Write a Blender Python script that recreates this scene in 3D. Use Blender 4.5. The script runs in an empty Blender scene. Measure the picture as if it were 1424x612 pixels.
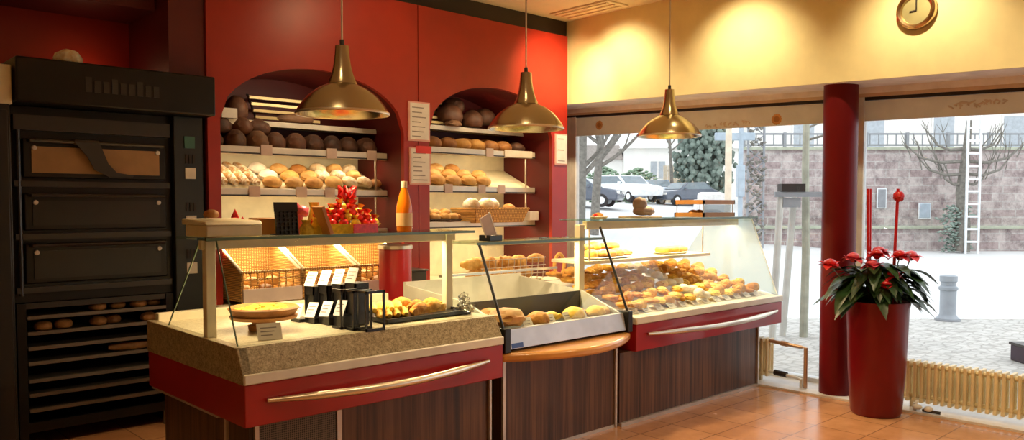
import bpy, bmesh, math, random
from mathutils import Vector, Matrix, Euler
random.seed(7)
PI = math.pi
scn = bpy.context.scene
COL = scn.collection
R = math.radians

# ------------------------------------------------------------ camera (level eye height 1.5 m, X runs along the counter)
F_PX, CX, VH, PITCH, YAW, EYE = 1120.0, 712.0, 285.0, 0.045, R(46.7), 1.5
cy_px = VH + F_PX * math.tan(PITCH)
fwd0 = Vector((math.cos(YAW), math.sin(YAW), 0)); right = Vector((math.sin(YAW), -math.cos(YAW), 0)); Zv = Vector((0, 0, 1))
fwd = fwd0 * math.cos(PITCH) - Zv * math.sin(PITCH); up = Zv * math.cos(PITCH) + fwd0 * math.sin(PITCH)
cam_d = bpy.data.cameras.new('camera'); cam = bpy.data.objects.new('camera', cam_d); COL.objects.link(cam)
m = Matrix((right, up, -fwd)).transposed().to_4x4(); m.translation = (0, 0, EYE); cam.matrix_world = m
cam_d.sensor_width = 36; cam_d.sensor_fit = 'HORIZONTAL'; cam_d.lens = 36 * F_PX / 1424
cam_d.shift_y = (cy_px - 306) / 1424; cam_d.shift_x = 0; cam_d.clip_start = 0.05; cam_d.clip_end = 400
scn.camera = cam

def far_point(u, t, z):
    """ground position of something outside, bearing u and distance t from the viewpoint"""
    p = fwd0 * t + right * ((u - CX) / F_PX * t)
    return Vector((p.x, p.y, z))
def far_z(v, t): return EYE - (v - VH) / F_PX * t

# ------------------------------------------------------------ materials
MATS = {}
def nt(name):
    m = bpy.data.materials.new(name); m.use_nodes = True; MATS[name] = m
    t = m.node_tree; b = t.nodes['Principled BSDF']; return m, t, b
def N(t, kind, **kw):
    n = t.nodes.new(kind)
    for k, v in kw.items():
        if k in n.inputs.keys() if hasattr(n.inputs, 'keys') else False: n.inputs[k].default_value = v
        else: setattr(n, k, v)
    return n
def ramp(t, fac, stops):
    r = t.nodes.new('ShaderNodeValToRGB'); el = r.color_ramp.elements
    while len(el) < len(stops): el.new(0.5)
    for e, (p, c) in zip(el, stops): e.position = p; e.color = (*c, 1)
    t.links.new(fac, r.inputs[0]); return r.outputs[0]
def coords(t, scale=(1, 1, 1), kind='Object'):
    c = t.nodes.new('ShaderNodeTexCoord'); mp = t.nodes.new('ShaderNodeMapping'); mp.inputs['Scale'].default_value = scale
    t.links.new(c.outputs[kind], mp.inputs[0]); return mp.outputs[0]
def noise(t, vec, scale, detail=4, rough=.55):
    n = t.nodes.new('ShaderNodeTexNoise'); n.inputs['Scale'].default_value = scale; n.inputs['Detail'].default_value = detail; n.inputs['Roughness'].default_value = rough
    t.links.new(vec, n.inputs['Vector']); return n.outputs['Fac']
def bump(t, b, h, strength=.3, dist=.01):
    n = t.nodes.new('ShaderNodeBump'); n.inputs['Strength'].default_value = strength; n.inputs['Distance'].default_value = dist
    t.links.new(h, n.inputs['Height']); t.links.new(n.outputs[0], b.inputs['Normal'])
def plain(name, c, rough=.5, metal=0, var=.12, scale=6, spec=.5, coat=0, bumpy=0):
    m, t, b = nt(name)
    c2 = tuple(min(1, x * (1 - var)) for x in c); c3 = tuple(min(1, x * (1 + var)) for x in c)
    v = coords(t); f = noise(t, v, scale)
    t.links.new(ramp(t, f, [(.3, c2), (.7, c3)]), b.inputs['Base Color'])
    b.inputs['Roughness'].default_value = rough; b.inputs['Metallic'].default_value = metal
    b.inputs['Specular IOR Level'].default_value = spec; b.inputs['Coat Weight'].default_value = coat; b.inputs['Coat Roughness'].default_value = .08
    if bumpy: bump(t, b, noise(t, v, scale * 4), bumpy)
    return m
def crust(name, dark, light, scale=9, rough=.6, flour=0, bumpy=.5):
    """bread crust: noise from dark to light, random per loaf, flour on the top where asked"""
    m, t, b = nt(name)
    v = coords(t); f = noise(t, v, scale, 5, .6)
    oi = t.nodes.new('ShaderNodeObjectInfo'); ad = t.nodes.new('ShaderNodeMath'); ad.operation = 'MULTIPLY_ADD'
    t.links.new(oi.outputs['Random'], ad.inputs[0]); ad.inputs[1].default_value = .3
    t.links.new(f, ad.inputs[2])
    col = ramp(t, ad.outputs[0], [(.36, dark), (.62, tuple((a + c) / 2 for a, c in zip(dark, light))), (.85, light)])
    if flour:
        f2 = noise(t, v, 26, 3, .7); mx = t.nodes.new('ShaderNodeMix'); mx.data_type = 'RGBA'
        st = ramp(t, f2, [(.5 - flour * .2, (0, 0, 0)), (.62, (1, 1, 1))])
        t.links.new(st, mx.inputs['Factor']); t.links.new(col, mx.inputs['A']); mx.inputs['B'].default_value = (.9, .82, .66, 1)
        col = mx.outputs['Result']
    t.links.new(col, b.inputs['Base Color']); b.inputs['Roughness'].default_value = rough
    bump(t, b, f, bumpy, .02); return m
def glass(name, tint=(.97, 1, .98), refl=1.0, rough=.01, haze=0):
    m = bpy.data.materials.new(name); m.use_nodes = True; MATS[name] = m
    t = m.node_tree; t.nodes.clear(); o = t.nodes.new('ShaderNodeOutputMaterial')
    tr = t.nodes.new('ShaderNodeBsdfTransparent'); tr.inputs[0].default_value = (*tint, 1)
    gl = t.nodes.new('ShaderNodeBsdfGlossy'); gl.inputs['Roughness'].default_value = rough
    v = coords(t); f = noise(t, v, 1.5)
    fr = t.nodes.new('ShaderNodeFresnel'); fr.inputs[0].default_value = 1.4
    mu = t.nodes.new('ShaderNodeMath'); mu.operation = 'MULTIPLY'; mu.inputs[1].default_value = refl
    t.links.new(fr.outputs[0], mu.inputs[0])
    mx = t.nodes.new('ShaderNodeMixShader'); t.links.new(mu.outputs[0], mx.inputs[0]); t.links.new(tr.outputs[0], mx.inputs[1]); t.links.new(gl.outputs[0], mx.inputs[2])
    out = mx.outputs[0]
    if haze:
        df = t.nodes.new('ShaderNodeBsdfTranslucent'); t.links.new(ramp(t, f, [(.3, (.78, .86, .86)), (.7, (.9, .96, .95))]), df.inputs[0])
        d2 = t.nodes.new('ShaderNodeBsdfDiffuse'); d2.inputs[0].default_value = (.85, .9, .9, 1)
        ms = t.nodes.new('ShaderNodeMixShader'); ms.inputs[0].default_value = .4; t.links.new(df.outputs[0], ms.inputs[1]); t.links.new(d2.outputs[0], ms.inputs[2])
        m2 = t.nodes.new('ShaderNodeMixShader'); m2.inputs[0].default_value = haze
        t.links.new(out, m2.inputs[1]); t.links.new(ms.outputs[0], m2.inputs[2]); out = m2.outputs[0]
    t.links.new(out, o.inputs[0]); return m
def emit(name, c, s):
    m, t, b = nt(name); b.inputs['Base Color'].default_value = (*c, 1)
    b.inputs['Emission Color'].default_value = (*c, 1); b.inputs['Emission Strength'].default_value = s
    return m

# --- room
def floor_mat():
    m, t, b = nt('terracotta_tiles'); v = coords(t)
    mp = v.node; mp.inputs['Location'].default_value = (-5.225 + .345 * 20, -2.53 + .345 * 20, 0)
    br = t.nodes.new('ShaderNodeTexBrick'); br.offset = 0; br.squash = 1
    for k, val in {'Scale': 1, 'Mortar Size': .005, 'Mortar Smooth': .3, 'Bias': 0, 'Brick Width': .345, 'Row Height': .345}.items(): br.inputs[k].default_value = val
    br.inputs['Color1'].default_value = (.56, .27, .125, 1); br.inputs['Color2'].default_value = (.64, .33, .16, 1); br.inputs['Mortar'].default_value = (.30, .15, .08, 1)
    t.links.new(v, br.inputs['Vector'])
    f = noise(t, v, 5, 6, .65)
    mx = t.nodes.new('ShaderNodeMix'); mx.data_type = 'RGBA'; mx.blend_type = 'MULTIPLY'; mx.inputs['Factor'].default_value = 1
    t.links.new(br.outputs['Color'], mx.inputs['A']); t.links.new(ramp(t, f, [(.3, (.78, .74, .7)), (.7, (1, 1, 1))]), mx.inputs['B'])
    t.links.new(mx.outputs['Result'], b.inputs['Base Color'])
    t.links.new(ramp(t, f, [(.2, (.16,) * 3), (.8, (.30,) * 3)]), b.inputs['Roughness'])
    bump(t, b, br.outputs['Fac'], -.25, .004); return m
def veneer():
    m, t, b = nt('zebrano_veneer'); v = coords(t, (34, 34, .9)); f = noise(t, v, 1.0, 5, .62)
    v2 = coords(t, (9, 9, .35)); f2 = noise(t, v2, 1.0, 2)
    a = t.nodes.new('ShaderNodeMath'); a.operation = 'MULTIPLY_ADD'; a.inputs[1].default_value = .55; t.links.new(f2, a.inputs[0]); t.links.new(f, a.inputs[2])
    t.links.new(ramp(t, a.outputs[0], [(.55, (.022, .010, .007)), (.74, (.085, .037, .02)), (.95, (.175, .085, .046))]), b.inputs['Base Color'])
    b.inputs['Roughness'].default_value = .38; return m
def granite(name, a, c, d):
    m, t, b = nt(name); v = coords(t); f = noise(t, v, 130, 3, .7); g = noise(t, v, 45, 3)
    q = t.nodes.new('ShaderNodeMath'); q.operation = 'MULTIPLY_ADD'; q.inputs[1].default_value = .5; t.links.new(g, q.inputs[0]); t.links.new(f, q.inputs[2])
    t.links.new(ramp(t, q.outputs[0], [(.55, a), (.74, c), (.92, d)]), b.inputs['Base Color']); b.inputs['Roughness'].default_value = .3; return m
def grille():
    m, t, b = nt('perforated_grille'); v = coords(t, (1, 0, 1)); vo = t.nodes.new('ShaderNodeTexVoronoi'); vo.inputs['Scale'].default_value = 95; vo.inputs['Randomness'].default_value = 0
    t.links.new(v, vo.inputs['Vector']); t.links.new(ramp(t, vo.outputs['Distance'], [(.3, (.03, .025, .02)), (.42, (.17, .14, .10))]), b.inputs['Base Color'])
    b.inputs['Roughness'].default_value = .45; b.inputs['Metallic'].default_value = .4; return m
def wicker(name, a, c):
    m, t, b = nt(name); v = coords(t); w1 = t.nodes.new('ShaderNodeTexWave'); w1.bands_direction = 'Z'; w1.inputs['Scale'].default_value = 26; w1.inputs['Distortion'].default_value = 2
    w2 = t.nodes.new('ShaderNodeTexWave'); w2.bands_direction = 'X'; w2.inputs['Scale'].default_value = 16; w2.inputs['Distortion'].default_value = 1
    t.links.new(v, w1.inputs[0]); t.links.new(v, w2.inputs[0])
    q = t.nodes.new('ShaderNodeMath'); q.operation = 'MULTIPLY'; t.links.new(w1.outputs['Fac'], q.inputs[0]); t.links.new(w2.outputs['Fac'], q.inputs[1])
    t.links.new(ramp(t, q.outputs[0], [(.0, a), (.6, c)]), b.inputs['Base Color']); b.inputs['Roughness'].default_value = .55; bump(t, b, q.outputs[0], .6, .01); return m
def stone_mat():
    m, t, b = nt('sandstone_blocks'); v = coords(t); sp = t.nodes.new('ShaderNodeSeparateXYZ'); cb = t.nodes.new('ShaderNodeCombineXYZ')
    t.links.new(v, sp.inputs[0]); t.links.new(sp.outputs['X'], cb.inputs['X']); t.links.new(sp.outputs['Z'], cb.inputs['Y'])
    br = t.nodes.new('ShaderNodeTexBrick'); br.offset = .45
    for k, val in {'Scale': 1, 'Mortar Size': .025, 'Mortar Smooth': .3, 'Bias': -.1, 'Brick Width': .80, 'Row Height': .27}.items(): br.inputs[k].default_value = val
    br.inputs['Color1'].default_value = (.42, .33, .32, 1); br.inputs['Color2'].default_value = (.60, .53, .50, 1); br.inputs['Mortar'].default_value = (.56, .52, .49, 1)
    t.links.new(cb.outputs[0], br.inputs['Vector']); f = noise(t, v, 2.2, 8, .78)
    mx = t.nodes.new('ShaderNodeMix'); mx.data_type = 'RGBA'; mx.blend_type = 'MULTIPLY'; mx.inputs['Factor'].default_value = 1
    t.links.new(br.outputs['Color'], mx.inputs['A']); t.links.new(ramp(t, f, [(.34, (.38, .33, .35)), (.58, (1.0, 1.0, 1.0))]), mx.inputs['B'])
    t.links.new(mx.outputs['Result'], b.inputs['Base Color']); b.inputs['Roughness'].default_value = .9; return m
def cobble_mat():
    m, t, b = nt('cobbles'); v = coords(t); vo = t.nodes.new('ShaderNodeTexVoronoi'); vo.inputs['Scale'].default_value = 8; vo.feature = 'DISTANCE_TO_EDGE'; vo.inputs['Randomness'].default_value = .55
    t.links.new(v, vo.inputs['Vector']); f = noise(t, v, 4, 5)
    mx = t.nodes.new('ShaderNodeMix'); mx.data_type = 'RGBA'; mx.blend_type = 'MULTIPLY'; mx.inputs['Factor'].default_value = 1
    t.links.new(ramp(t, vo.outputs['Distance'], [(.0, (.40, .38, .35)), (.12, (.62, .60, .57))]), mx.inputs['A']); t.links.new(ramp(t, f, [(.3, (.8, .8, .8)), (.7, (1, 1, 1))]), mx.inputs['B'])
    t.links.new(mx.outputs['Result'], b.inputs['Base Color']); b.inputs['Roughness'].default_value = .8; return m

floor_mat(); veneer(); grille(); stone_mat(); cobble_mat()
granite('granite', (.16, .12, .06), (.36, .29, .17), (.55, .46, .30)); granite('deck_stone', (.50, .42, .26), (.66, .57, .38), (.78, .70, .52))
wicker('wicker', (.34, .15, .03), (.90, .54, .17)); wicker('dark_wicker', (.02, .01, .006), (.11, .055, .03))
plain('cream_wall', (.88, .75, .42), .75, var=.05); plain('ceiling_paint', (.86, .72, .50), .8, var=.03); plain('dark_wall', (.03, .012, .01), .8)
plain('soffit_paint', (.90, .82, .80), .7); plain('blind_box', (.66, .48, .34), .6); plain('slit_black', (.02, .01, .005), .6)
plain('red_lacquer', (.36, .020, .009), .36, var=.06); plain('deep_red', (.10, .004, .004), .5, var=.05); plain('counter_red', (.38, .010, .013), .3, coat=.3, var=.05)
plain('pillar_red', (.13, .003, .005), .4, spec=.25, var=.08); plain('pot_red', (.16, .003, .006), .3, spec=.3, coat=.15, var=.08)
plain('black_metal', (.013, .012, .012), .42); plain('oven_steel', (.010, .0095, .0095), .33, metal=.3); plain('oven_panel', (.018, .022, .024), .4, metal=.2); plain('dark_trim', (.035, .03, .028), .35)
plain('rack_metal', (.20, .17, .14), .38, metal=.7); plain('brass', (.44, .37, .24), .25, metal=1, var=.05); plain('satin_steel', (.72, .64, .52), .3, metal=1, var=.04)
plain('alu_trim', (.62, .56, .50), .38, metal=.6); plain('white_ledge', (.80, .76, .66), .4); plain('cream_post', (.76, .68, .48), .45); plain('cream_board', (.78, .70, .5), .6)
plain('shelf_lip', (.72, .67, .58), .35, metal=.3); plain('label_card', (.82, .76, .68), .7); plain('tag_pink', (.58, .46, .42), .6); plain('white_paper', (.85, .80, .76), .7); plain('pink_paper', (.80, .42, .38), .7)
plain('ink', (.30, .26, .25), .8); plain('red_ink', (.75, .06, .06), .7); plain('blue_ink', (.05, .12, .45), .5)
plain('cool_steel', (.55, .56, .60), .35, metal=.4); plain('pan_dark', (.05, .047, .04), .4, metal=.3); plain('panel_grey', (.50, .48, .42), .5)
plain('wood_ledge', (.72, .34, .09), .25, coat=.4, var=.15, scale=4); plain('tray_wood', (.45, .2, .06), .5); plain('crate_wood', (.84, .70, .46), .6)
plain('radiator_paint', (.84, .72, .46), .4); plain('white_paint', (.82, .80, .77), .45); plain('copper_pipe', (.62, .42, .28), .35, metal=.5)
plain('marble_white', (.72, .69, .68), .4); plain('frame_grey', (.80, .83, .85), .4); plain('valance', (.88, .86, .76), .8, var=.08)
plain('leaf', (.025, .065, .02), .35, var=.5, scale=20); plain('stem_green', (.10, .14, .04), .5); plain('flower_red', (.62, .02, .025), .35, var=.2); plain('flower_pink', (.72, .10, .16), .4); plain('candle_red', (.55, .012, .02), .35); plain('soil', (.03, .02, .012), .9)
plain('clock_face', (.42, .36, .18), .4, metal=.5); plain('clock_rim', (.62, .45, .28), .22, metal=1); plain('juice', (.90, .22, .006), .2, coat=.4); plain('bottle_label', (.85, .55, .25), .5)
plain('sweet_red', (.72, .03, .03), .25, var=.3, scale=40); plain('sweet_yellow', (.85, .55, .06), .3, var=.3, scale=40); plain('tart_top', (.88, .42, .04), .45, var=.35, scale=30)
plain('button_green', (.05, .16, .13), .5); plain('icing', (.86, .78, .62), .4); plain('brown_wrap', (.46, .38, .37), .6, bumpy=.4); plain('plastic_black', (.012, .011, .012), .3)
plain('asphalt', (.66, .66, .66), .9, var=.06, scale=.6); plain('bark', (.20, .185, .16), .9, var=.3, scale=12); plain('pale_bark', (.42, .42, .34), .9, var=.2, scale=9); plain('stake_wood', (.62, .61, .57), .8); plain('iron_grey', (.28, .29, .31), .6); plain('bollard_grey', (.33, .36, .40), .6)
plain('house_white', (.86, .85, .82), .9, var=.03); plain('roof_grey', (.42, .37, .34), .9); plain('pane_grey', (.42, .46, .50), .3); plain('fence_peach', (.74, .62, .48), .9); plain('evergreen', (.24, .30, .26), .9, var=.4, scale=2); plain('hedge', (.26, .36, .25), .9, var=.4, scale=3)
plain('car_dark', (.10, .12, .16), .25, coat=.5); plain('car_white', (.80, .82, .84), .25, coat=.5); plain('car_blue', (.30, .36, .44), .25, coat=.5); plain('car_glass', (.20, .25, .28), .1); plain('tyre', (.03, .03, .03), .8); plain('lamp_red', (.5, .03, .03), .3)
plain('sign_blue', (.38, .45, .52), .5); plain('moss', (.42, .44, .34), .9); plain('facade', (.76, .74, .70), .9, var=.05); plain('purple_dark', (.03, .012, .03), .5); plain('door_glow', (.34, .19, .08), .35, var=.3, scale=3)
crust('rye', (.025, .009, .005), (.17, .068, .034), flour=.0); crust('rye_flour', (.05, .02, .01), (.26, .13, .065))
crust('golden', (.36, .13, .025), (.78, .44, .12)); crust('pale_gold', (.46, .21, .05), (.84, .54, .20)); crust('floury', (.50, .29, .10), (.82, .60, .30), flour=.9); crust('baguette', (.30, .12, .03), (.80, .47, .16), flour=.35)
crust('brown_loaf', (.16, .055, .015), (.50, .22, .06)); crust('danish', (.42, .13, .012), (.96, .52, .08), 26, bumpy=.9); crust('croissant', (.46, .17, .025), (.95, .56, .13), 24, bumpy=.9); crust('cheese', (.72, .36, .03), (.98, .72, .14), 24); crust('sugar', (.80, .62, .48), (.95, .88, .8), 12, flour=.5)
glass('clear_glass', (.985, 1, .985), .055); glass('window_glass', (.99, 1, 1), .5); glass('end_glass', (.96, 1, 1), .5, haze=.5); glass('shelf_glass', (.80, .90, .82), .5); glass('plastic_film', (.99, .99, .985), .9, .08); glass('box_glass', (.93, .96, .96), .9)
plain('glass_edge', (.10, .17, .12), .2)
emit('tube_glow', (1, .86, .62), 2.0); emit('bulb_glow', (1, .8, .5), 6.0)
plain('orange_print', (.70, .36, .12), .7); plain('slat_metal', (.62, .48, .26), .3, metal=.5)
MATS['brass'].node_tree.nodes['Principled BSDF'].inputs['Anisotropic'].default_value = .0
MATS['brass'].node_tree.nodes['Principled BSDF'].inputs['Roughness'].default_value = .23

def translucent(name, amount):
    m = MATS[name]; t = m.node_tree; b = t.nodes['Principled BSDF']; o = t.nodes['Material Output']
    tl = t.nodes.new('ShaderNodeBsdfTranslucent'); tl.inputs[0].default_value = (.80, .74, .62, 1)
    mx = t.nodes.new('ShaderNodeMixShader'); mx.inputs[0].default_value = amount
    t.links.new(b.outputs[0], mx.inputs[1]); t.links.new(tl.outputs[0], mx.inputs[2]); t.links.new(mx.outputs[0], o.inputs[0])
translucent('valance', .22)
# ------------------------------------------------------------ mesh builder
class MB:
    def __init__(s): s.bm = bmesh.new()
    def box(s, x0, y0, z0, x1, y1, z1, M=None):
        vs = [s.bm.verts.new(Vector(p) if M is None else M @ Vector(p)) for p in ((x0, y0, z0), (x1, y0, z0), (x1, y1, z0), (x0, y1, z0), (x0, y0, z1), (x1, y0, z1), (x1, y1, z1), (x0, y1, z1))]
        for f in ((0, 3, 2, 1), (4, 5, 6, 7), (0, 1, 5, 4), (1, 2, 6, 5), (2, 3, 7, 6), (3, 0, 4, 7)): s.bm.faces.new([vs[i] for i in f])
        return s
    def prism(s, pts, axis, a, b):
        """polygon extruded along an axis: 'x' pts=(y,z), 'y' pts=(x,z), 'z' pts=(x,y)"""
        def P(p, k): return {'x': (k, p[0], p[1]), 'y': (p[0], k, p[1]), 'z': (p[0], p[1], k)}[axis]
        A = [s.bm.verts.new(P(p, a)) for p in pts]; B = [s.bm.verts.new(P(p, b)) for p in pts]
        n = len(pts); s.bm.faces.new(A); s.bm.faces.new(B[::-1])
        for i in range(n): s.bm.faces.new((A[i], B[i], B[(i + 1) % n], A[(i + 1) % n]))
        return s
    def tube(s, path, r, seg=10, cap=True):
        path = [Vector(p) for p in path]; n = len(path); rs = r if isinstance(r, (list, tuple)) else [r] * n; rings = []; ref = None
        for i, p in enumerate(path):
            d = (path[min(i + 1, n - 1)] - path[max(i - 1, 0)]).normalized()
            if ref is None: ref = Vector((0, 0, 1)) if abs(d.z) < .9 else Vector((1, 0, 0))
            a = (ref - d * ref.dot(d)).normalized(); ref = a; b = d.cross(a)
            rings.append([s.bm.verts.new(p + (a * math.cos(2 * PI * k / seg) + b * math.sin(2 * PI * k / seg)) * rs[i]) for k in range(seg)])
        for i in range(n - 1):
            for k in range(seg): s.bm.faces.new((rings[i][k], rings[i][(k + 1) % seg], rings[i + 1][(k + 1) % seg], rings[i + 1][k]))
        if cap: s.bm.faces.new(rings[0][::-1]); s.bm.faces.new(rings[-1])
        return s
    def lathe(s, prof, c=(0, 0, 0), seg=32, M=None, ax=(1, 1)):
        c = Vector(c); rings = []
        for r, z in prof:
            if r < 1e-6: q = Vector((0, 0, z)); q = q if M is None else M @ q; rings.append([s.bm.verts.new(c + q)])
            else:
                rr = []
                for k in range(seg):
                    q = Vector((r * ax[0] * math.cos(2 * PI * k / seg), r * ax[1] * math.sin(2 * PI * k / seg), z)); q = q if M is None else M @ q; rr.append(s.bm.verts.new(c + q))
                rings.append(rr)
        for A, B in zip(rings, rings[1:]):
            for k in range(seg):
                a0, a1 = A[k % len(A)], A[(k + 1) % len(A)]; b0, b1 = B[k % len(B)], B[(k + 1) % len(B)]
                f = [v for i, v in enumerate((a0, a1, b1, b0)) if v not in (a0, a1, b1, b0)[:i]]
                if len(f) > 2: s.bm.faces.new(f)
        return s
    def ell(s, c, r, rough=0, flat=None, sub=3, M=None, score=None):
        b2 = bmesh.new(); bmesh.ops.create_icosphere(b2, subdivisions=sub, radius=1)
        mp = {}
        for v in b2.verts:
            q = v.co.copy(); k = 1 + rough * (math.sin(q.x * 7.1 + 1.3) * math.sin(q.y * 6.3 + .4) + .6 * math.sin(q.z * 9 + q.x * 5))
            if score and q.z > .2: k -= score * max(0, math.cos(q.x * 9.5)) ** 6
            if flat is not None and q.z < flat: q.z = flat
            q = Vector((q.x * r[0] * k, q.y * r[1] * k, q.z * r[2] * k)); q = q if M is None else M @ q
            mp[v] = s.bm.verts.new(q + Vector(c))
        for f in b2.faces: s.bm.faces.new([mp[v] for v in f.verts])
        b2.free(); return s
    def quad(s, a, b, c, d, th=.004):
        a, b, c, d = map(Vector, (a, b, c, d)); n = (b - a).cross(d - a).normalized() * th / 2
        vs = [s.bm.verts.new(p) for p in (a - n, b - n, c - n, d - n, a + n, b + n, c + n, d + n)]
        for f in ((3, 2, 1, 0), (4, 5, 6, 7), (0, 1, 5, 4), (1, 2, 6, 5), (2, 3, 7, 6), (3, 0, 4, 7)): s.bm.faces.new([vs[i] for i in f])
        return s
    def mesh(s, name, off=Vector((0, 0, 0)), smooth=35):
        for v in s.bm.verts: v.co -= off
        bmesh.ops.recalc_face_normals(s.bm, faces=s.bm.faces)
        me = bpy.data.meshes.new(name); s.bm.to_mesh(me); s.bm.free()
        if smooth:
            me.polygons.foreach_set('use_smooth', [True] * len(me.polygons)); me.set_sharp_from_angle(angle=R(smooth))
        return me
    def build(s, name, mat, parent=None, loc=None, bevel=0, smooth=35, label=None):
        """link as ONE object. verts are given in room coordinates; origin = loc (or the parent's base)"""
        off = Vector((0, 0, 0)); q = parent
        while q is not None: off += q.location; q = q.parent
        if parent is None and loc is not None: off = Vector(loc)
        o = bpy.data.objects.new(name, s.mesh(name, off, smooth)); COL.objects.link(o)
        o.data.materials.append(MATS[mat] if isinstance(mat, str) else mat)
        if parent is not None: o.parent = parent
        elif loc is not None: o.location = loc
        if bevel:
            b = o.modifiers.new('bevel', 'BEVEL'); b.width = bevel; b.segments = 2; b.limit_method = 'ANGLE'; b.angle_limit = R(40)
        if label: o['label'] = label
        return o
def tag(o, label, cat, group=None, kind=None):
    o['label'] = label; o['category'] = cat
    if group: o['group'] = group
    if kind: o['kind'] = kind
    return o
def struct(o): o['kind'] = 'structure'; return o
def thing(name, loc, label, cat, group=None):
    o = bpy.data.objects.new(name, None); COL.objects.link(o); o.location = loc; o.empty_display_size = .1
    return tag(o, label, cat, group)
def dup(o, loc, rot=(0, 0, 0), sc=(1, 1, 1), label=None, group=None):
    c = o.copy(); COL.objects.link(c); c.location = loc; c.rotation_euler = rot; c.scale = sc
    if label: c['label'] = label
    if group: c['group'] = group
    for ch in o.children:
        d = ch.copy(); COL.objects.link(d); d.parent = c
        for g in ch.children:
            e = g.copy(); COL.objects.link(e); e.parent = d
    return c
ORD = ['first', 'second', 'third', 'fourth', 'fifth', 'sixth', 'seventh', 'eighth', 'ninth', 'tenth', 'eleventh', 'twelfth', 'thirteenth', 'fourteenth', 'fifteenth', 'sixteenth', 'seventeenth', 'eighteenth', 'nineteenth', 'twentieth']
def lerp(a, b, t): return a + (b - a) * t
def bx(*a): return MB().box(*a)

# ------------------------------------------------------------ room shell
struct(bx(-2, -3.2, -.12, 6.56, 6.6, 0).build('floor', 'terracotta_tiles'))
struct(bx(-2, -3.2, 3.33, 6.6, 6.6, 3.5).build('ceiling', 'ceiling_paint'))
struct(bx(-2, 6.45, 0, 6.6, 6.6, 3.33).build('wall_back', 'dark_wall'))
struct(bx(-2.1, -3.2, 0, -2, 6.6, 3.33).build('wall_left', 'cream_wall'))
struct(bx(-2, -3.3, 0, 6.6, -3.2, 3.33).build('wall_rear', 'cream_wall'))
def zbeam(y): return 2.39 + .0300 * (y - 1.55)
def zslit(y): return 2.303 + .034 * (y - 1.66)
def zval(y): return 2.139 + .0228 * (y - 1.66)
YA, YB = -3.2, 6.45
struct(MB().prism([(YA, zbeam(YA)), (YB, zbeam(YB)), (YB, 3.33), (YA, 3.33)], 'x', 6.0, 6.02).build('wall_right', 'cream_wall'))
struct(MB().prism([(YA, zbeam(YA)), (YB, zbeam(YB)), (YB, 3.33), (YA, 3.33)], 'x', 6.021, 6.6).build('trim_1', 'soffit_paint'))      # soffit over the window
def zmid(y): return zslit(y) * .55 + zbeam(y) * .45
struct(MB().prism([(YA, zslit(YA) + .012), (YB, zslit(YB) + .012), (YB, zmid(YB)), (YA, zmid(YA))], 'x', 6.43, 6.5).build('trim_2', 'blind_box'))
struct(MB().prism([(YA, zmid(YA)), (YB, zmid(YB)), (YB, zbeam(YB)), (YA, zbeam(YA))], 'x', 6.42, 6.5).build('trim_8', 'soffit_paint'))
struct(MB().prism([(YA, zslit(YA) - .014), (YB, zslit(YB) - .014), (YB, zslit(YB) + .012), (YA, zslit(YA) + .012)], 'x', 6.445, 6.5).build('trim_3', 'slit_black'))
struct(bx(6.03, YA, 0, 6.56, YB, .016).build('trim_4', 'marble_white'))       # white stone threshold along the window
struct(bx(6.44, 2.76, .016, 6.50, 2.83, 2.36).build('trim_5', 'frame_grey', bevel=.006))
struct(bx(6.44, 5.84, .016, 6.50, 5.92, 2.44).build('trim_6', 'white_paint', bevel=.006))
struct(bx(6.42, YA, .016, 6.52, YB, .05).build('baseboard_right', 'frame_grey'))
struct(bx(6.466, 2.83, .05, 6.474, 5.84, 2.36).build('window_1', 'window_glass', smooth=0))
struct(bx(6.466, -3.2, .05, 6.474, 2.76, 2.30).build('window_2', 'window_glass', smooth=0))
struct(bx(6.44, 5.92, .016, 6.52, 6.45, 2.44).build('wall_corner', 'white_paint'))
# cloth valance along the top of the glass, with its sun-flower dots and faded orange print
va = thing('window_valance', (6.45, 2.2, 2.2), 'beige translucent valance strip with orange dots along the top of the shop window', 'valance')
MB().prism([(YA, zval(YA)), (YB, zval(YB)), (YB, zslit(YB) - .016), (YA, zslit(YA) - .016)], 'x', 6.452, 6.458).build('cloth', 'valance', va)
Mx = Matrix.Rotation(-PI / 2, 3, 'Y')
for y, z in ((5.52, 2.331), (3.518, 2.237), (.35, 2.19)):
    MB().lathe([(0, .004), (.026, .004), (.026, 0)], (6.451, y, z), 20, Mx).build('sunflower_print', 'tray_wood', va)
    d = MB()
    for k in range(12): d.ell((6.4505, y + .036 * math.cos(k * PI / 6), z + .036 * math.sin(k * PI / 6)), (.002, .014, .014), sub=1)
    d.build('petal_print', 'orange_print', va)
rs = random.Random(5)
def scribble(y0, y1, z, h, n):
    d = MB()
    for k in range(n * 3):
        y = lerp(y0, y1, (k + rs.random() * .6) / (n * 3)); zz = z + h * rs.uniform(.1, .5)
        d.tube([(6.4505, y, zz), (6.4505, y - rs.uniform(-.03, .03), zz + h * rs.uniform(.1, .3)), (6.4505, y - rs.uniform(-.04, .04), zz + h * rs.uniform(.3, .5))], .007, 5)
    return d
scribble(4.25, 3.75, 2.20, .055, 5).build('faded_print', 'fence_peach', va); scribble(2.12, 1.78, 2.19, .07, 5).build('faded_print', 'fence_peach', va); scribble(3.1, 2.85, 2.19, .07, 3).build('faded_print', 'fence_peach', va)

# round red pillar
pil = MB().lathe([(.128, 0), (.128, 2.425), (0, 2.425)], (6.20, 2.84, .016), 40).build('pillar', 'pillar_red', loc=(6.20, 2.84, .016)); tag(pil, 'round dark red pillar standing between the two window panes', 'pillar')
# cream pier left of the oven
struct(bx(-2, 5.7, 0, 1.10, 6.45, 3.33).build('wall_pier', 'cream_wall'))
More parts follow.
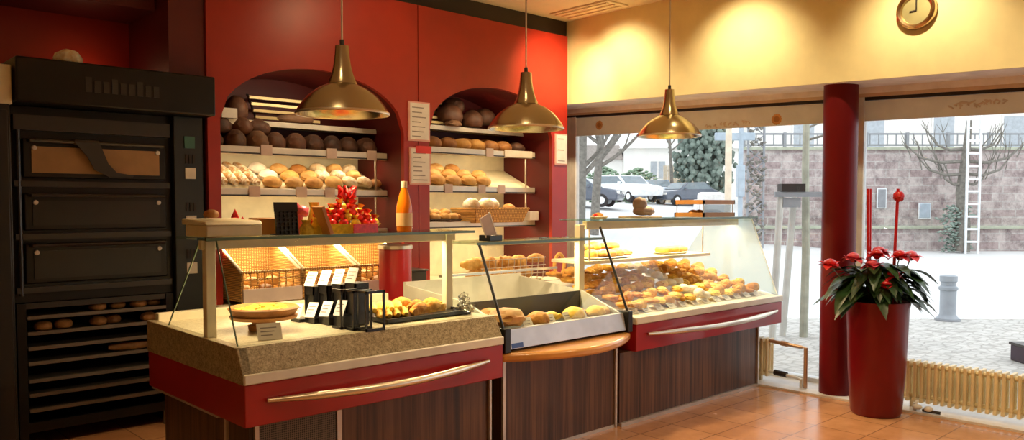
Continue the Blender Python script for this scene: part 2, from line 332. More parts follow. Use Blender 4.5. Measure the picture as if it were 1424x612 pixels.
# dark red wall panelling over and behind the oven
pn = thing('red_recess_panel', (1.7, 6.3, 2.3), 'dark red panelling with a post in the recess above the oven', 'panel')
bx(1.105, 6.30, 0, 2.295, 6.40, 3.325).build('back_panel', 'red_lacquer', pn)
bx(2.055, 5.52, 2.375, 2.295, 6.295, 3.325).build('post', 'deep_red', pn)
bx(1.105, 5.75, 2.83, 2.05, 6.295, 3.325).build('header', 'deep_red', pn)

# ------------------------------------------------------------ ceiling vent
v = thing('ceiling_vent', (5.72, 5.05, 3.33), 'slim rectangular air vent in the ceiling near the corner', 'vent')
bx(5.60, 4.70, 3.315, 5.90, 5.42, 3.33).build('frame', 'ceiling_paint', v, bevel=.004)
for k in range(3): bx(5.63 + k * .09, 4.74, 3.305, 5.66 + k * .09, 5.38, 3.3155).build('slat', 'crate_wood', v)

# ------------------------------------------------------------ pendant lamps
def pendant(x, y, z, label):
    p = thing('pendant_lamp', (x, y, z), label, 'lamp', 'brass pendant lamps over the counter')
    prof = [(.252, 0), (.256, .006), (.252, .014), (.235, .045), (.19, .10), (.135, .142), (.095, .160), (.079, .168)]
    MB().lathe(prof + [(.072, .160), (.13, .134), (.183, .092), (.228, .038), (.245, .004), (.252, 0)], (x, y, z), 56).build('shade', 'brass', p)
    MB().lathe([(.2555, -.003), (.259, .004), (.2565, .012), (.252, .004), (.2555, -.003)], (x, y, z), 56).build('rim', 'satin_steel', p)  # brighter ring added to paint the light caught on the shade's lip
    MB().lathe([(.080, .166), (.079, .176), (.062, .215), (.05, .26), (.041, .32), (.037, .376), (0, .378)], (x, y, z), 40).build('neck', 'brass', p)
    MB().tube([(x, y, z + .376), (x, y, z + .41)], .013, 10).build('cord_grip', 'dark_trim', p)
    MB().tube([(x, y, z + .40), (x, y, 3.33)], .0055, 8).build('cord', 'alu_trim', p)
    b = MB().ell((x, y, z + .10), (.034, .034, .045), sub=2).build('bulb', 'bulb_glow', p)
    return p
LAMPS = [(2.39, 3.9, 1.998), (3.805, 3.9, 2.010), (5.425, 3.9, 2.055)]
pendant(*LAMPS[0], 'leftmost brass pendant lamp, in front of the left bread shelves')
pendant(*LAMPS[1], 'middle brass pendant lamp, hanging in front of the right bread shelves')
pendant(*LAMPS[2], 'rightmost brass pendant lamp, hanging in front of the window')

# ------------------------------------------------------------ wall clock
c = thing('wall_clock', (6.0, 2.213, 2.862), 'round brass rimmed wall clock on the cream wall', 'clock')
Mc = Matrix.Rotation(-PI / 2, 3, 'Y')
MB().lathe([(.132, 0), (.136, .018), (.13, .042), (.115, .052), (.100, .042), (.095, .02)], (6.0, 2.213, 2.862), 48, Mc).build('rim', 'clock_rim', c)
MB().lathe([(.098, .018), (0, .018)], (6.0, 2.213, 2.862), 48, Mc).build('face', 'clock_face', c)
MB().tube([(5.978, 2.213, 2.862), (5.978, 2.258, 2.858)], .006, 6).build('hour_hand', 'slit_black', c)
MB().tube([(5.976, 2.213, 2.862), (5.976, 2.2138, 2.945)], .0045, 6).build('minute_hand', 'slit_black', c)

# ------------------------------------------------------------ baker's oven
ov = thing('deck_oven', (1.7, 5.9, 0), 'large black baker\'s deck oven with three doors and trays below', 'oven')
bx(1.12, 5.58, .90, 2.295, 6.28, 2.10).build('body', 'oven_steel', ov, bevel=.006)
bx(1.13, 5.38, 2.10, 2.31, 6.28, 2.365).build('hood', 'oven_steel', ov, bevel=.012)
lt = MB()
for k in range(9): lt.box(1.50 + k * .05, 5.374, 2.19, 1.535 + k * .05, 5.379, 2.26 if k % 3 else 2.28)
lt.build('faded_emblem', 'dark_trim', ov)
for i, (z0, z1, mt) in enumerate(((1.665, 1.90, 'door_glow'), (1.345, 1.57, 'plastic_black'), (1.02, 1.265, 'plastic_black'))):  # top window: lit oven interior painted as a brown colour
    d = bx(1.19, 5.545, z0, 2.03, 5.58, z1).build('oven_door', 'oven_steel', ov, bevel=.008)
    bx(1.235, 5.538, z0 + .03, 1.985, 5.5455, z1 - .045).build('door_window', mt, d)
    MB().tube([(1.22, 5.545, z1 - .012), (1.22, 5.50, z1 - .012), (2.0, 5.50, z1 - .012), (2.0, 5.545, z1 - .012)], .011, 8).build('door_handle', 'dark_trim', d)
    for x in (1.25, 1.975): MB().lathe([(0, .018), (.014, .016), (.016, 0)], (x, 5.545, z1 - .055), 12, Matrix.Rotation(PI / 2, 3, 'X')).build('knob', 'alu_trim', d)
    bx(1.14, 5.53, z0 - .055, 2.05, 5.58, z0 - .02).build('deck_ledge', 'dark_trim', ov)
bx(1.14, 5.52, 1.95, 2.05, 5.58, 2.04).build('deck_ledge', 'dark_trim', ov)
MB().tube([(1.165, 5.54, .95), (1.165, 5.54, 1.95)], .013, 8).build('hinge_rail', 'dark_trim', ov)
cp = bx(2.075, 5.52, .40, 2.275, 5.58, 2.10).build('control_panel', 'oven_panel', ov, bevel=.006)
bx(2.145, 5.512, 1.885, 2.215, 5.5205, 1.965).build('display', 'button_green', cp)
for z in (1.712, 1.386, 1.065):
    bx(2.148, 5.512, z - .035, 2.218, 5.5205, z + .04).build('white_button', 'label_card', cp)
    for k in range(3): bx(2.15 + k * .025, 5.514, z + .07, 2.165 + k * .025, 5.5205, z + .13).build('toggle', 'slit_black', cp)
for x in (1.14, 2.02): bx(x, 5.56, 0.02, x + .05, 6.25, .90).build('rack_upright', 'oven_steel', ov)
bx(1.19, 6.2, .1, 2.02, 6.25, .90).build('rack_back', 'oven_steel', ov)
TR = [.815, .718, .626, .534, .426, .338, .244]
for z in TR:
    tr = MB(); tr.box(1.195, 5.56, z - .012, 2.015, 6.18, z - .004).box(1.195, 5.548, z - .014, 2.015, 5.560, z + .008).build('baking_tray', 'rack_metal', ov)
bx(1.14, 5.58, .10, 2.07, 6.25, .16).build('rack_bottom', 'oven_steel', ov)
for x, y in ((1.17, 5.62), (2.03, 5.62), (1.17, 6.2), (2.03, 6.2)): MB().tube([(x, y, 0), (x, y, .10)], .025, 10).build('foot', 'rack_metal', ov)
bx(1.19, 5.57, .865, 2.05, 5.60, .90).build('rack_lip', 'dark_trim', ov)
# black cabinet at the frame's left edge with a beige box on it
cb = thing('dark_cabinet', (.85, 5.55, 0), 'tall black cabinet at the left edge beside the oven', 'cabinet')
bx(.45, 5.42, .06, 1.105, 5.69, 2.085).build('body', 'black_metal', cb, bevel=.008); bx(.47, 5.41, .12, 1.09, 5.4195, 2.05).build('door', 'black_metal', cb, bevel=.005)
for x in (.5, 1.04): bx(x, 5.45, 0, x + .04, 5.66, .06).build('foot', 'dark_trim', cb)
tag(bx(.8, 5.43, 2.085, 1.12, 5.66, 2.315).build('storage_box', 'cream_post', loc=(.96, 5.54, 2.085), bevel=.006), 'beige storage box on top of the dark cabinet left of the oven', 'box')

def bread(kind, mat, name):
    d = MB()
    if kind == 'loaf': d.ell((0, 0, .0), (.10, .075, .075), .035, -.62, 3, score=.10)
    if kind == 'round': d.ell((0, 0, 0), (.085, .085, .06), .03, -.6, 3, score=.08)
    if kind == 'bun': d.ell((0, 0, 0), (.052, .05, .036), .03, -.6, 3)
    if kind == 'roll': d.ell((0, 0, 0), (.085, .052, .042), .03, -.6, 3, score=.10)
    if kind == 'stick':
        n = 14; d.tube([(0, lerp(-.19, .19, i / n), .0) for i in range(n + 1)], [.012 + .026 * math.sin(PI * (i + .35) / (n + .7)) ** .5 * (1 + .09 * math.sin(i * 2.1)) for i in range(n + 1)], 12)
    if kind == 'croissant':
        n = 16; pts = []; rs = []
        for i in range(n + 1):
            a = lerp(-1.25, 1.25, i / n); pts.append((.058 * math.sin(a), .075 - .075 * math.cos(a) * 1.0, 0)); rs.append((.008 + .027 * math.cos(a * 1.15) ** 1.0) * (1 + .13 * math.sin(i * 2.4)) if abs(a) < 1.3 else .008)
        d.tube(pts, rs, 12)
    if kind == 'snail':
        n = 44; d.tube([((.012 + .038 * i / n) * math.cos(i * .42), (.012 + .038 * i / n) * math.sin(i * .42), .010 * (1 - i / n)) for i in range(n + 1)], [.010] * (n + 1), 8)
        d.ell((0, 0, -.004), (.052, .052, .014), .02, sub=2)
    if kind == 'slice': d.ell((0, 0, 0), (.062, .042, .026), .07, -.55, 3, score=.22)
    if kind == 'ring':
        n = 28; d.tube([(.038 * math.cos(2 * PI * i / n), .038 * math.sin(2 * PI * i / n), 0) for i in range(n + 1)], .021, 12, cap=False)
    if kind == 'finger':
        n = 10; d.tube([(0, lerp(-.085, .085, i / n), .006 * math.sin(i * 1.9)) for i in range(n + 1)], [.006 + .014 * math.sin(PI * (i + .4) / (n + .8)) ** .6 for i in range(n + 1)], 10)
    if kind == 'pocket':
        pts = []
        n = 14; pts = [(.075 * math.cos(PI * i / n), .055 * math.sin(PI * i / n)) for i in range(n + 1)]
        d.prism(pts, 'z', -.012, .014); d.ell((0, .022, .008), (.062, .028, .026), .05, sub=2)
        d.tube([(.074 * math.cos(PI * i / n), .054 * math.sin(PI * i / n), .002) for i in range(n + 1)], .011, 8)
    o = d.mesh(name)
    o.materials.append(MATS[mat]); return o
PROTO = {}
def put(kind, mat, name, x, y, z, rz=0, s=1, label='', cat='bread', group=None, rx=0, ry=0):
    key = (kind, mat)
    if key not in PROTO: PROTO[key] = bread(kind, mat, name)
    o = bpy.data.objects.new(name, PROTO[key]); COL.objects.link(o); o.location = (x, y, z); o.rotation_euler = (rx, ry, rz)
    o.scale = (s, s, s) if not isinstance(s, tuple) else s
    return tag(o, label, cat, group)
bun = put('round', 'floury', 'bread_loaf', 1.46, 5.58, 2.405, .3, (1.0, .9, 1.05), 'pale round loaf lying on top of the black oven', 'bread')
tag(bx(1.78, 5.55, 2.365, 1.98, 5.72, 2.373).build('paper_sheet', 'white_paper', loc=(1.88, 5.63, 2.365)), 'flat white paper lying on top of the oven hood near the post', 'paper')
# loaves and rolls left on the oven trays
spots = [(0, 1.62, 5.66), (0, 1.75, 5.70), (0, 1.87, 5.65), (0, 1.98, 5.70), (1, 1.30, 5.66), (1, 1.42, 5.68), (1, 1.62, 5.66), (1, 1.72, 5.70), (1, 1.93, 5.64)]
for i, (k, x, y) in enumerate(spots):
    put('round', 'brown_loaf', 'bread_roll', x, y, TR[k] + .024, i, .62, 'brown roll on the %s oven tray, %s from the left' % (('top', 'second')[k], ORD[i if k == 0 else i - 4]), 'bread', 'rolls on the oven trays')
for i in range(3): put('stick', 'brown_loaf', 'bread_stick', 1.82 + .02 * i, 5.65 + i * .05, TR[3] + .026 , 1.5 + .1 * i, .75, 'thin brown baguette on the fourth oven tray, %s of three from the front' % ORD[i], 'bread', 'baguettes on the oven tray')

tw = thing('oven_cloth', (1.58, 5.49, 1.88), 'dark cloth draped over the top oven door', 'cloth')
MB().prism([(1.46, 1.885), (1.60, 1.888), (1.62, 1.84), (1.65, 1.76), (1.70, 1.705), (1.80, 1.69), (1.80, 1.68), (1.66, 1.675), (1.57, 1.72), (1.53, 1.80)], 'y', 5.478, 5.488).build('drape', 'dark_trim', tw)
MB().tube([(1.46, 5.50, 1.888), (1.60, 5.50, 1.890)], .020, 8).build('fold', 'dark_trim', tw)
# ------------------------------------------------------------ built-in bread shelves with arched red fronts
def shelf_unit(x0, x1, xl, xr, zsp, zap, zs, label, tags, side):
    u = thing('bread_shelf_unit', ((x0 + x1) / 2, 5.9, 0), label, 'shelves')
    n = 28
    arch = [(lerp(xl, xr, i / n), zsp + (zap - zsp) * max(0, 1 - (2 * i / n - 1) ** 2) ** .5) for i in range(n + 1)]
    pts = [(x0, 0), (xl, 0)] + arch + [(xr, 0), (x1, 0), (x1, 3.17), (x0, 3.17)]
    # front leaf, then the thick lining behind it, both with the arched opening
    MB().prism(pts, 'y', 5.50, 5.54).build('arched_front', 'red_lacquer', u, smooth=20)
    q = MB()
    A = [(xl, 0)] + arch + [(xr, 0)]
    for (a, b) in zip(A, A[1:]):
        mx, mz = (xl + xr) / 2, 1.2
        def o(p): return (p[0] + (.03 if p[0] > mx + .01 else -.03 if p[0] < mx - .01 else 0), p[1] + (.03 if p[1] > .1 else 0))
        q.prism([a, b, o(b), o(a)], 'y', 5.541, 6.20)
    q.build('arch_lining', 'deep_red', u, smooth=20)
    bx(xl - .03, 6.20, 0, xr + .03, 6.23, 2.62).build('back_panel', 'cream_board', u)
    bx(xl, 6.19, zs[0] + .02, xr, 6.1995, zap).build('back_shade', 'deep_red', u)  # dark sheet that paints the shade of the unlit upper recess
    sh = []
    W0, W1 = xl + .012, xr - .012
    for i, z in enumerate(zs):
        b = MB()
        if i == 1: b.prism([(5.755, z - .02), (5.755, z - .005), (6.18, z + .19), (6.18, z + .175)], 'x', W0, W1)
        else: b.box(W0, 5.755, z - .02, W1, 6.185, z - .004)
        s = b.build('shelf', 'cream_board', u)
        bx(W0, 5.725, z - .048, W1, 5.755, z + .012).build('shelf_lip', 'shelf_lip', s, bevel=.004)
        bx(W0, 5.7235, z - .046, W1, 5.7255, z - .034).build('lip_groove', 'dark_trim', s)
        for x in tags[i]: bx(x - .045, 5.715, z - .052, x + .045, 5.7225, z + .028).build('price_tag', 'tag_pink', s)
        sh.append(s)
        if i < 3: MB().tube([(W0 + .05, 5.79, z - .030), (W1 - .05, 5.79, z - .030)], .008, 8).build('light_tube', 'tube_glow', s)
    b = bx(W0, 5.90, zs[0] + .20, W1, 6.185, zs[0] + .215).build('top_shelf', 'cream_board', u)
    bx(W0, 5.885, zs[0] + .185, W1, 5.90, zs[0] + .225).build('shelf_lip', 'shelf_lip', b)
    bx(W0, 5.755, .80, W1, 6.185, .818).build('bottom_shelf', 'cream_board', u)
    MB().tube([(xr - .10, 5.77, zs[2]), (xr - .10, 5.77, zs[0] - .05)], .010, 8).build('upright', 'satin_steel', u)
    if side == 'left':
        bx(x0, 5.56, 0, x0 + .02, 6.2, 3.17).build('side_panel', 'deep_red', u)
    else:
        bx(x1 - .02, 5.54, 0, x1, 6.2, 3.17).build('side_panel', 'red_lacquer', u)
    return u
ZL = (1.925, 1.612, 1.29); ZR = (2.008, 1.66, 1.335)
shelf_unit(2.30, 4.096, 2.39, 3.95, 2.10, 2.525, ZL, 'left red arched wall shelf unit of dark loaves and rolls', ([2.84, 3.40, 3.78], [2.74, 3.13, 3.38], []), 'left')
shelf_unit(4.104, 5.94, 4.216, 5.725, 2.14, 2.565, ZR, 'right red arched wall shelf unit beside the window', ([5.1], [4.6, 5.0, 5.25], []), 'right')
bx(5.29, 5.712, 1.965, 5.66, 5.7215, 2.03).build('wide_price_strip', 'label_card', bpy.data.objects['bread_shelf_unit.001'])
struct(MB().prism([(2.30, 3.172), (5.99, 3.172), (5.99, 3.33), (2.30, 3.33)], 'y', 5.56, 5.60).build('trim_7', 'slit_black'))   # added black strip, paints the shade of the gap over the red fronts

def rack(x0, x1, z0, n, dz, label):
    r = thing('slatted_rack', ((x0 + x1) / 2, 6.0, z0), label, 'rack')
    for k in range(n): bx(x0, 5.93 + k * .035, z0 + .03 + k * dz, x1, 5.96 + k * .035, z0 + .052 + k * dz).build('slat', 'slat_metal', r)
    for x in (x0 + .02, x1 - .04): MB().prism([(5.94, z0), (5.96, z0), (6.14, z0 + n * dz + .02), (6.12, z0 + n * dz + .02)], 'x', x, x + .012).build('rail', 'dark_trim', r)
rack(2.86, 3.42, ZL[0] + .215, 4, .055, 'slatted golden rack on the uppermost shelf under the left arch')
rack(4.28, 4.80, ZR[0] + .215, 5, .05, 'slatted pale rack on the uppermost shelf under the right arch')
tag(bx(2.56, 5.86, ZL[0] + .226, 2.68, 5.875, ZL[0] + .30).build('price_card', 'label_card', loc=(2.62, 5.865, ZL[0] + .226)), 'small white card on the uppermost left shelf by the arch edge', 'card')

# loaves: left unit top shelf
G = 'dark loaves on the left top shelf'
for i in range(9):
    x = 2.50 + i * .163
    put('loaf', 'rye' if i not in (1, 2) else 'rye_flour', 'bread_loaf', x, 5.85 + .02 * (i % 2), ZL[0] + .052, 1.1 + .3 * (i % 3), (1.1, 1.1, 1.22) if i else .8, 'dark rye loaf, %s from the left, front row of the left top shelf' % ORD[i], 'bread', G)
for i, x in enumerate((2.58, 2.73, 2.86)):
    put('loaf', 'rye', 'bread_loaf', x, 5.93, ZL[0] + .165, .9 + i, 1.1, 'dark loaf heaped at the near end of the left top shelf, %s from the left' % ORD[i], 'bread', G)
for i in range(6):
    x = 2.62 + i * .22
    put('round', 'rye', 'bread_loaf', x + .04, 6.05, ZL[0] + .05, i, 1.05, 'dark loaf in the shaded back row of the left top shelf, %s from the left' % ORD[i], 'bread', G)
put('round', 'rye', 'bread_loaf', 2.72, 5.97, ZL[0] + .30, 0, (1.1, 1.0, 1.9), 'tall dark loaf standing at the left of the slatted golden rack', 'bread')
put('loaf', 'rye_flour', 'bread_loaf', 3.20, 5.93, ZL[0] + .262, 0, (1.6, .6, .6), 'long dark loaf in front of the slatted golden rack', 'bread')
# middle shelf, lying on the slope
SL = math.atan2(.185, .425)
def on_slope(z, y): return z - .002 + (y - 5.755) * .45
G = 'breads on the left middle shelf'
for i, x in enumerate((2.445, 2.53, 2.615, 2.70, 2.785)):
    put('stick', 'baguette', 'bread_stick', x, 5.95, on_slope(ZL[1], 5.95) + .045, .04, (1.05, 1.06, 1.05), 'crusty baguette leaning on the left middle shelf, %s from the left' % ORD[i], 'bread', G, rx=SL)
for r_ in range(3):
    y = 5.81 + r_ * .125
    for i, x in enumerate((2.93, 3.115, 3.29)):
        k = 'sugar' if i == 0 and r_ > 0 else ('pale_gold' if (i + r_) % 2 else 'golden')
        put('roll', k, 'bread_roll', x + .03 * (r_ % 2), y, on_slope(ZL[1], y) + .04, .25, (1.0, 1.15, 1.15), '%s long roll, %s from the left, %s row of the left middle shelf' % ({'sugar': 'sugar dusted', 'pale_gold': 'pale', 'golden': 'golden'}[k], ORD[i], ('front', 'second', 'back')[r_]), 'bread', G, rx=SL)
    for i, x in enumerate((3.47, 3.62, 3.76)):
        put('round', 'floury' if (i + r_) % 3 else 'pale_gold', 'bread_roll', x - .035 * (r_ % 2), y, on_slope(ZL[1], y) + .048, r_ + i, .86, 'round %s roll, %s from the right, %s row of the left middle shelf' % ('flour dusted' if (i + r_) % 3 else 'pale gold', ORD[2 - i], ('front', 'second', 'back')[r_]), 'bread', G, rx=SL)
put('round', 'brown_loaf', 'bread_roll', 3.875, 5.82, on_slope(ZL[1], 5.82) + .04, 0, .7, 'brown roll at the right end of the left middle shelf by the post', 'bread', G)
# right unit
G = 'loaves on the right top shelf'
for i in range(8):
    x = 4.33 + i * .175
    mt = ('floury', 'brown_loaf', 'brown_loaf', 'golden', 'golden', 'brown_loaf', 'brown_loaf', 'rye')[i]
    put('round', mt, 'bread_loaf', x, 5.84, ZR[0] + .05, i * 1.3, 1.08, '%s round loaf, %s from the left, front row of the right top shelf' % ({'floury': 'pale', 'brown_loaf': 'brown', 'golden': 'golden', 'rye': 'dark'}[mt], ORD[i]), 'bread', G)
for i, x in enumerate((4.40, 4.60, 4.84, 5.05, 5.30, 5.50)):
    put('round', 'rye' if i < 2 else 'brown_loaf', 'bread_loaf', x, 6.02, ZR[0] + .07, i, 1.15, '%s loaf in the back row of the right top shelf, %s from the left' % ('dark' if i < 2 else 'brown', ORD[i]), 'bread', G)
G = 'big dark loaves under the right arch'
for i, (x, y, z, s) in enumerate(((4.80, 5.95, .33, 1.7), (5.06, 5.93, .30, 1.55), (4.93, 6.05, .43, 1.4), (5.26, 5.98, .34, 1.5))):
    put('round', 'rye', 'bread_loaf', x, y, ZR[0] + z, i, (s * .95, s * .8, s * 1.1), 'big dark crusted loaf under the right arch, %s' % ('leftmost, beside the slatted pale rack', 'in front, second from the left', 'topmost, half hidden behind the others', 'rightmost, behind the brass lamp')[i], 'bread', G)
put('slice', 'rye_flour', 'bread_loaf', 4.78, 5.87, ZR[0] + .245, 0, 1.5, 'small flat dark loaf at the lip below the big loaves under the right arch', 'bread', G)
for r_ in range(3):
    y = 5.81 + r_ * .125
    for i in range(5):
        if r_ == 2 and i > 3: continue
        x = 4.36 + i * .185
        mt = ('pale_gold', 'golden')[(i + r_) % 2]
        put('roll', mt, 'bread_roll', x + .05 * (r_ % 2), y, on_slope(ZR[1], y) + .045, .2, (1.12, 1.25, 1.25), '%s oblong loaf, %s from the left, %s row of the right middle shelf' % ({'pale_gold': 'pale', 'golden': 'golden'}[mt], ORD[i], ('front', 'second', 'back')[r_]), 'bread', 'breads on the right middle shelf', rx=SL)
# lower right shelf: dish of small rolls, floury buns and an orange basket
ds = MB().lathe([(0, 0), (.12, 0), (.165, .035), (.16, .04), (.115, .008), (0, .008)], (4.62, 5.82, ZR[2] - .003), 32, ax=(1.25, .7)).build('serving_dish', 'dark_wicker', loc=(4.62, 5.82, ZR[2] - .003)); tag(ds, 'oval dark dish of small rolls on the lowest right shelf', 'dish')
for i, (x, y, z) in enumerate(((4.50, 5.80, .05), (4.60, 5.78, .052), (4.70, 5.79, .05), (4.77, 5.84, .05), (4.56, 5.87, .085), (4.66, 5.86, .09), (4.42, 5.83, .11))):
    put('bun', ('pale_gold', 'golden')[i % 2], 'bread_roll', x, y, ZR[2] + z, i, 1.15, 'small golden roll in the oval dark dish, %s' % ('front left', 'front middle', 'front right', 'far right', 'back left on top', 'back right on top', 'leftmost, leaning on the dish rim')[i], 'bread', 'rolls in the oval dish')
bk = thing('wicker_basket', (5.18, 5.72, ZR[2]), 'orange wicker basket with floury buns on the lowest right shelf', 'basket')
d = MB()
for (a, b) in ((0, 1), (1, 2), (2, 3), (3, 0)):
    P0 = [(4.87, 5.66), (5.47, 5.66), (5.47, 5.95), (4.87, 5.95)]; P1 = [(4.84, 5.63), (5.53, 5.63), (5.53, 5.98), (4.84, 5.98)]
    d.quad((*P0[a], ZR[2]), (*P0[b], ZR[2]), (*P1[b], ZR[2] + .125), (*P1[a], ZR[2] + .125), .012)
d.box(4.87, 5.66, ZR[2] - .003, 5.47, 5.95, ZR[2] + .006); d.build('weave', 'wicker', bk)
MB().tube([(4.84, 5.63, ZR[2] + .128), (5.53, 5.63, ZR[2] + .128), (5.53, 5.98, ZR[2] + .128), (4.84, 5.98, ZR[2] + .128), (4.84, 5.63, ZR[2] + .128)], .011, 8).build('rim', 'wicker', bk)
for i, x in enumerate((4.94, 5.12, 5.24, 5.42)):
    put('round', 'floury' if i < 3 else 'golden', 'bread_roll', x, 5.80 + .06 * (i == 2), ZR[2] + (.165 if i < 3 else .13), i, (1.0, 1.0, 1.1) if i < 3 else .8, '%s bun in the orange wicker basket, %s' % ('flour dusted' if i < 3 else 'golden', ('leftmost', 'second from the left', 'third from the left, behind', 'rightmost')[i]), 'bread', 'buns in the orange wicker basket')
for i in range(6): put('bun', 'danish', 'bread_roll', 4.93 + i * .105, 5.74, ZR[2] + .075, i, 1.15, 'reddish brown roll low in the orange wicker basket, %s from the left' % ORD[i], 'bread', 'buns in the orange wicker basket')
tag(bx(5.58, 5.66, ZR[2] + .012, 5.70, 5.80, ZR[2] + .10).build('carton', 'white_paper', loc=(5.64, 5.73, ZR[2] + .012), bevel=.004), 'small white carton right of the orange wicker basket', 'box')

# notices on the red fronts
def notice(x0, x1, z0, z1, label, head=False, lines=7):
    p = thing('paper_notice', ((x0 + x1) / 2, 5.498, (z0 + z1) / 2), label, 'notice')
    bx(x0, 5.489, z0, x1, 5.4995, z1).build('holder', 'pink_paper', p); bx(x0 + .016, 5.485, z0 + .014, x1 - .014, 5.4888, z1 - .012).build('sheet', 'white_paper', p)
    d = MB()
    for k in range(lines):
        z = lerp(z1 - .05, z0 + .04, k / max(1, lines - 1)); d.box(x0 + .035, 5.4838, z - .004, lerp(x0 + .1, x1 - .03, random.random() ** .5), 5.4852, z + .004)
    d.build('printed_lines', 'ink', p)
    if head: bx(x0 + .06, 5.4835, z1 - .05, x1 + .005, 5.485, z1 + .012).build('red_sticker', 'red_ink', p)
notice(3.99, 4.215, 2.035, 2.365, 'upper of two paper notices on the red strip between the arches')
notice(4.0, 4.22, 1.67, 1.985, 'lower of two paper notices between the arches, with a red sticker', True)
notice(5.755, 5.93, 1.895, 2.20, 'white paper notice at the right edge of the red shelves by the window', lines=3)

# low rear counter under the shelves
rc = thing('rear_counter', (4.0, 5.35, 0), 'low grey rear counter with a dark edged top under the bread shelves', 'counter')
bx(2.32, 5.20, 0, 5.92, 5.49, .765).build('cabinet', 'panel_grey', rc); bx(2.32, 5.16, .765, 5.92, 5.495, .80).build('worktop', 'cream_board', rc, bevel=.004)
bx(2.32, 5.152, .765, 5.92, 5.1605, .805).build('dark_edge', 'dark_trim', rc)
# three wicker bread baskets
for i in range(3):
    x0 = 2.415 + i * .47; x1 = x0 + .45
    b = thing('bread_basket', ((x0 + x1) / 2, 5.45, .82), ('left of the three tilted wicker bread baskets', 'middle of the three tilted wicker bread baskets', 'right of the three tilted wicker bread baskets, behind the card stand')[i], 'basket', 'tilted wicker baskets')
    bx(x0 + .01, 5.70, .82, x1 - .01, 5.72, 1.20).build('back_wall', 'wicker', b)
    for x in (x0, x1 - .014): MB().prism([(5.26, .82), (5.72, .82), (5.72, 1.22), (5.66, 1.22), (5.26, 1.03)], 'x', x, x + .014).build('side_wall', 'wicker', b)
    for x in (x0 - .002, x1 - .014): MB().tube([(x + .008, 5.26, 1.035), (x + .008, 5.66, 1.225), (x + .008, 5.72, 1.225)], .011, 8).build('side_rim', 'crate_wood', b)
    bx(x0, 5.25, .82, x1, 5.73, .832).build('bottom', 'wicker', b)
    g = MB()
    for k in range(9): g.tube([(lerp(x0 + .01, x1 - .01, k / 8), 5.256, .92), (lerp(x0 + .01, x1 - .01, k / 8), 5.256, 1.03)], .006, 6)
    g.tube([(x0, 5.256, 1.035), (x1, 5.256, 1.035)], .010, 8).tube([(x0, 5.256, .985), (x1, 5.256, .985)], .006, 8); g.build('front_bars', 'wicker', b)
    bx(x0 + .004, 5.235, .825, x1 - .004, 5.25, .92).build('label_strip', 'tag_pink', b)
    for k in range(5):
        put('bun', ('golden', 'pale_gold', 'brown_loaf')[k % 3], 'bread_roll', lerp(x0 + .07, x1 - .07, k / 4), 5.36 + .05 * (k % 2), .90 + .05 * (k % 2), k, 1.15, 'roll in the %s tilted basket, %s from the left' % (('left', 'middle', 'right')[i], ORD[k]), 'bread', 'rolls in the tilted baskets')
# wire basket of croissants on the rear counter
wb = thing('wire_basket', (4.95, 5.32, .80), 'wire basket of croissants on the rear counter behind the middle section', 'basket')
d = MB(); d.lathe([(0, 0), (.30, 0), (.33, .02), (.30, .025), (0, .02)], (4.92, 5.33, .803), 32, ax=(1.5, .45)).build('plate', 'cream_board', wb)
d = MB()
for k in range(11): d.tube([(4.55 + k * .075, 5.21, .82), (4.55 + k * .075, 5.19, 1.02)], .004, 6)
for z in (.88, .95, 1.02): d.tube([(4.53, 5.195, z), (5.32, 5.195, z)], .004, 6)
d.build('wire', 'satin_steel', wb)
for i in range(8):
    put('croissant', 'croissant', 'croissant', 4.58 + (i % 4) * .17, 5.27 + .05 * (i // 4), .885 + .095 * (i // 4), .5 * (i % 3) - .5, 1.75, 'croissant in the wire basket, %s from the left in the %s layer' % (ORD[i % 4], ('lower', 'upper')[i // 4]), 'croissant', 'croissants in the wire basket')
put('roll', 'danish', 'bread_loaf', 5.28, 5.28, 1.0, .1, (1.35, 1.1, 1.2), 'long orange brown loaf at the right of the croissant wire basket', 'bread')
pz = MB(); pz.tube([(.09 * math.sin(a) * (1 + .25 * math.cos(2 * a)), 0, .075 * math.cos(a) + .03 * math.cos(3 * a)) for a in [2 * PI * i / 40 for i in range(41)]], .017, 10)
o = pz.build('pretzel', 'danish'); o.location = (5.62, 5.30, .925); tag(o, 'brown pretzel standing at the right end of the rear counter', 'pretzel')
# tall red drum and dark box behind the counter
dr = thing('red_drum', (3.47, 4.95, 0), 'tall red cylinder with a shiny rim standing behind the counter', 'bin')
MB().lathe([(0, .0), (.118, .0), (.122, .02), (.122, 1.175), (0, 1.175)], (3.47, 4.95, 0), 40).build('drum', 'counter_red', dr)
MB().lathe([(.118, 1.172), (.13, 1.175), (.13, 1.20), (.118, 1.206), (.09, 1.20), (0, 1.192)], (3.47, 4.95, 0), 40).build('rim', 'satin_steel', dr)
db = thing('dark_box', (3.78, 5.30, .80), 'dark box on the rear counter right of the red cylinder', 'box')
bx(3.66, 5.22, .803, 3.97, 5.44, .965).build('body', 'pan_dark', db, bevel=.008); bx(3.65, 5.21, .965, 3.98, 5.45, .98).build('lid', 'dark_trim', db, bevel=.005)
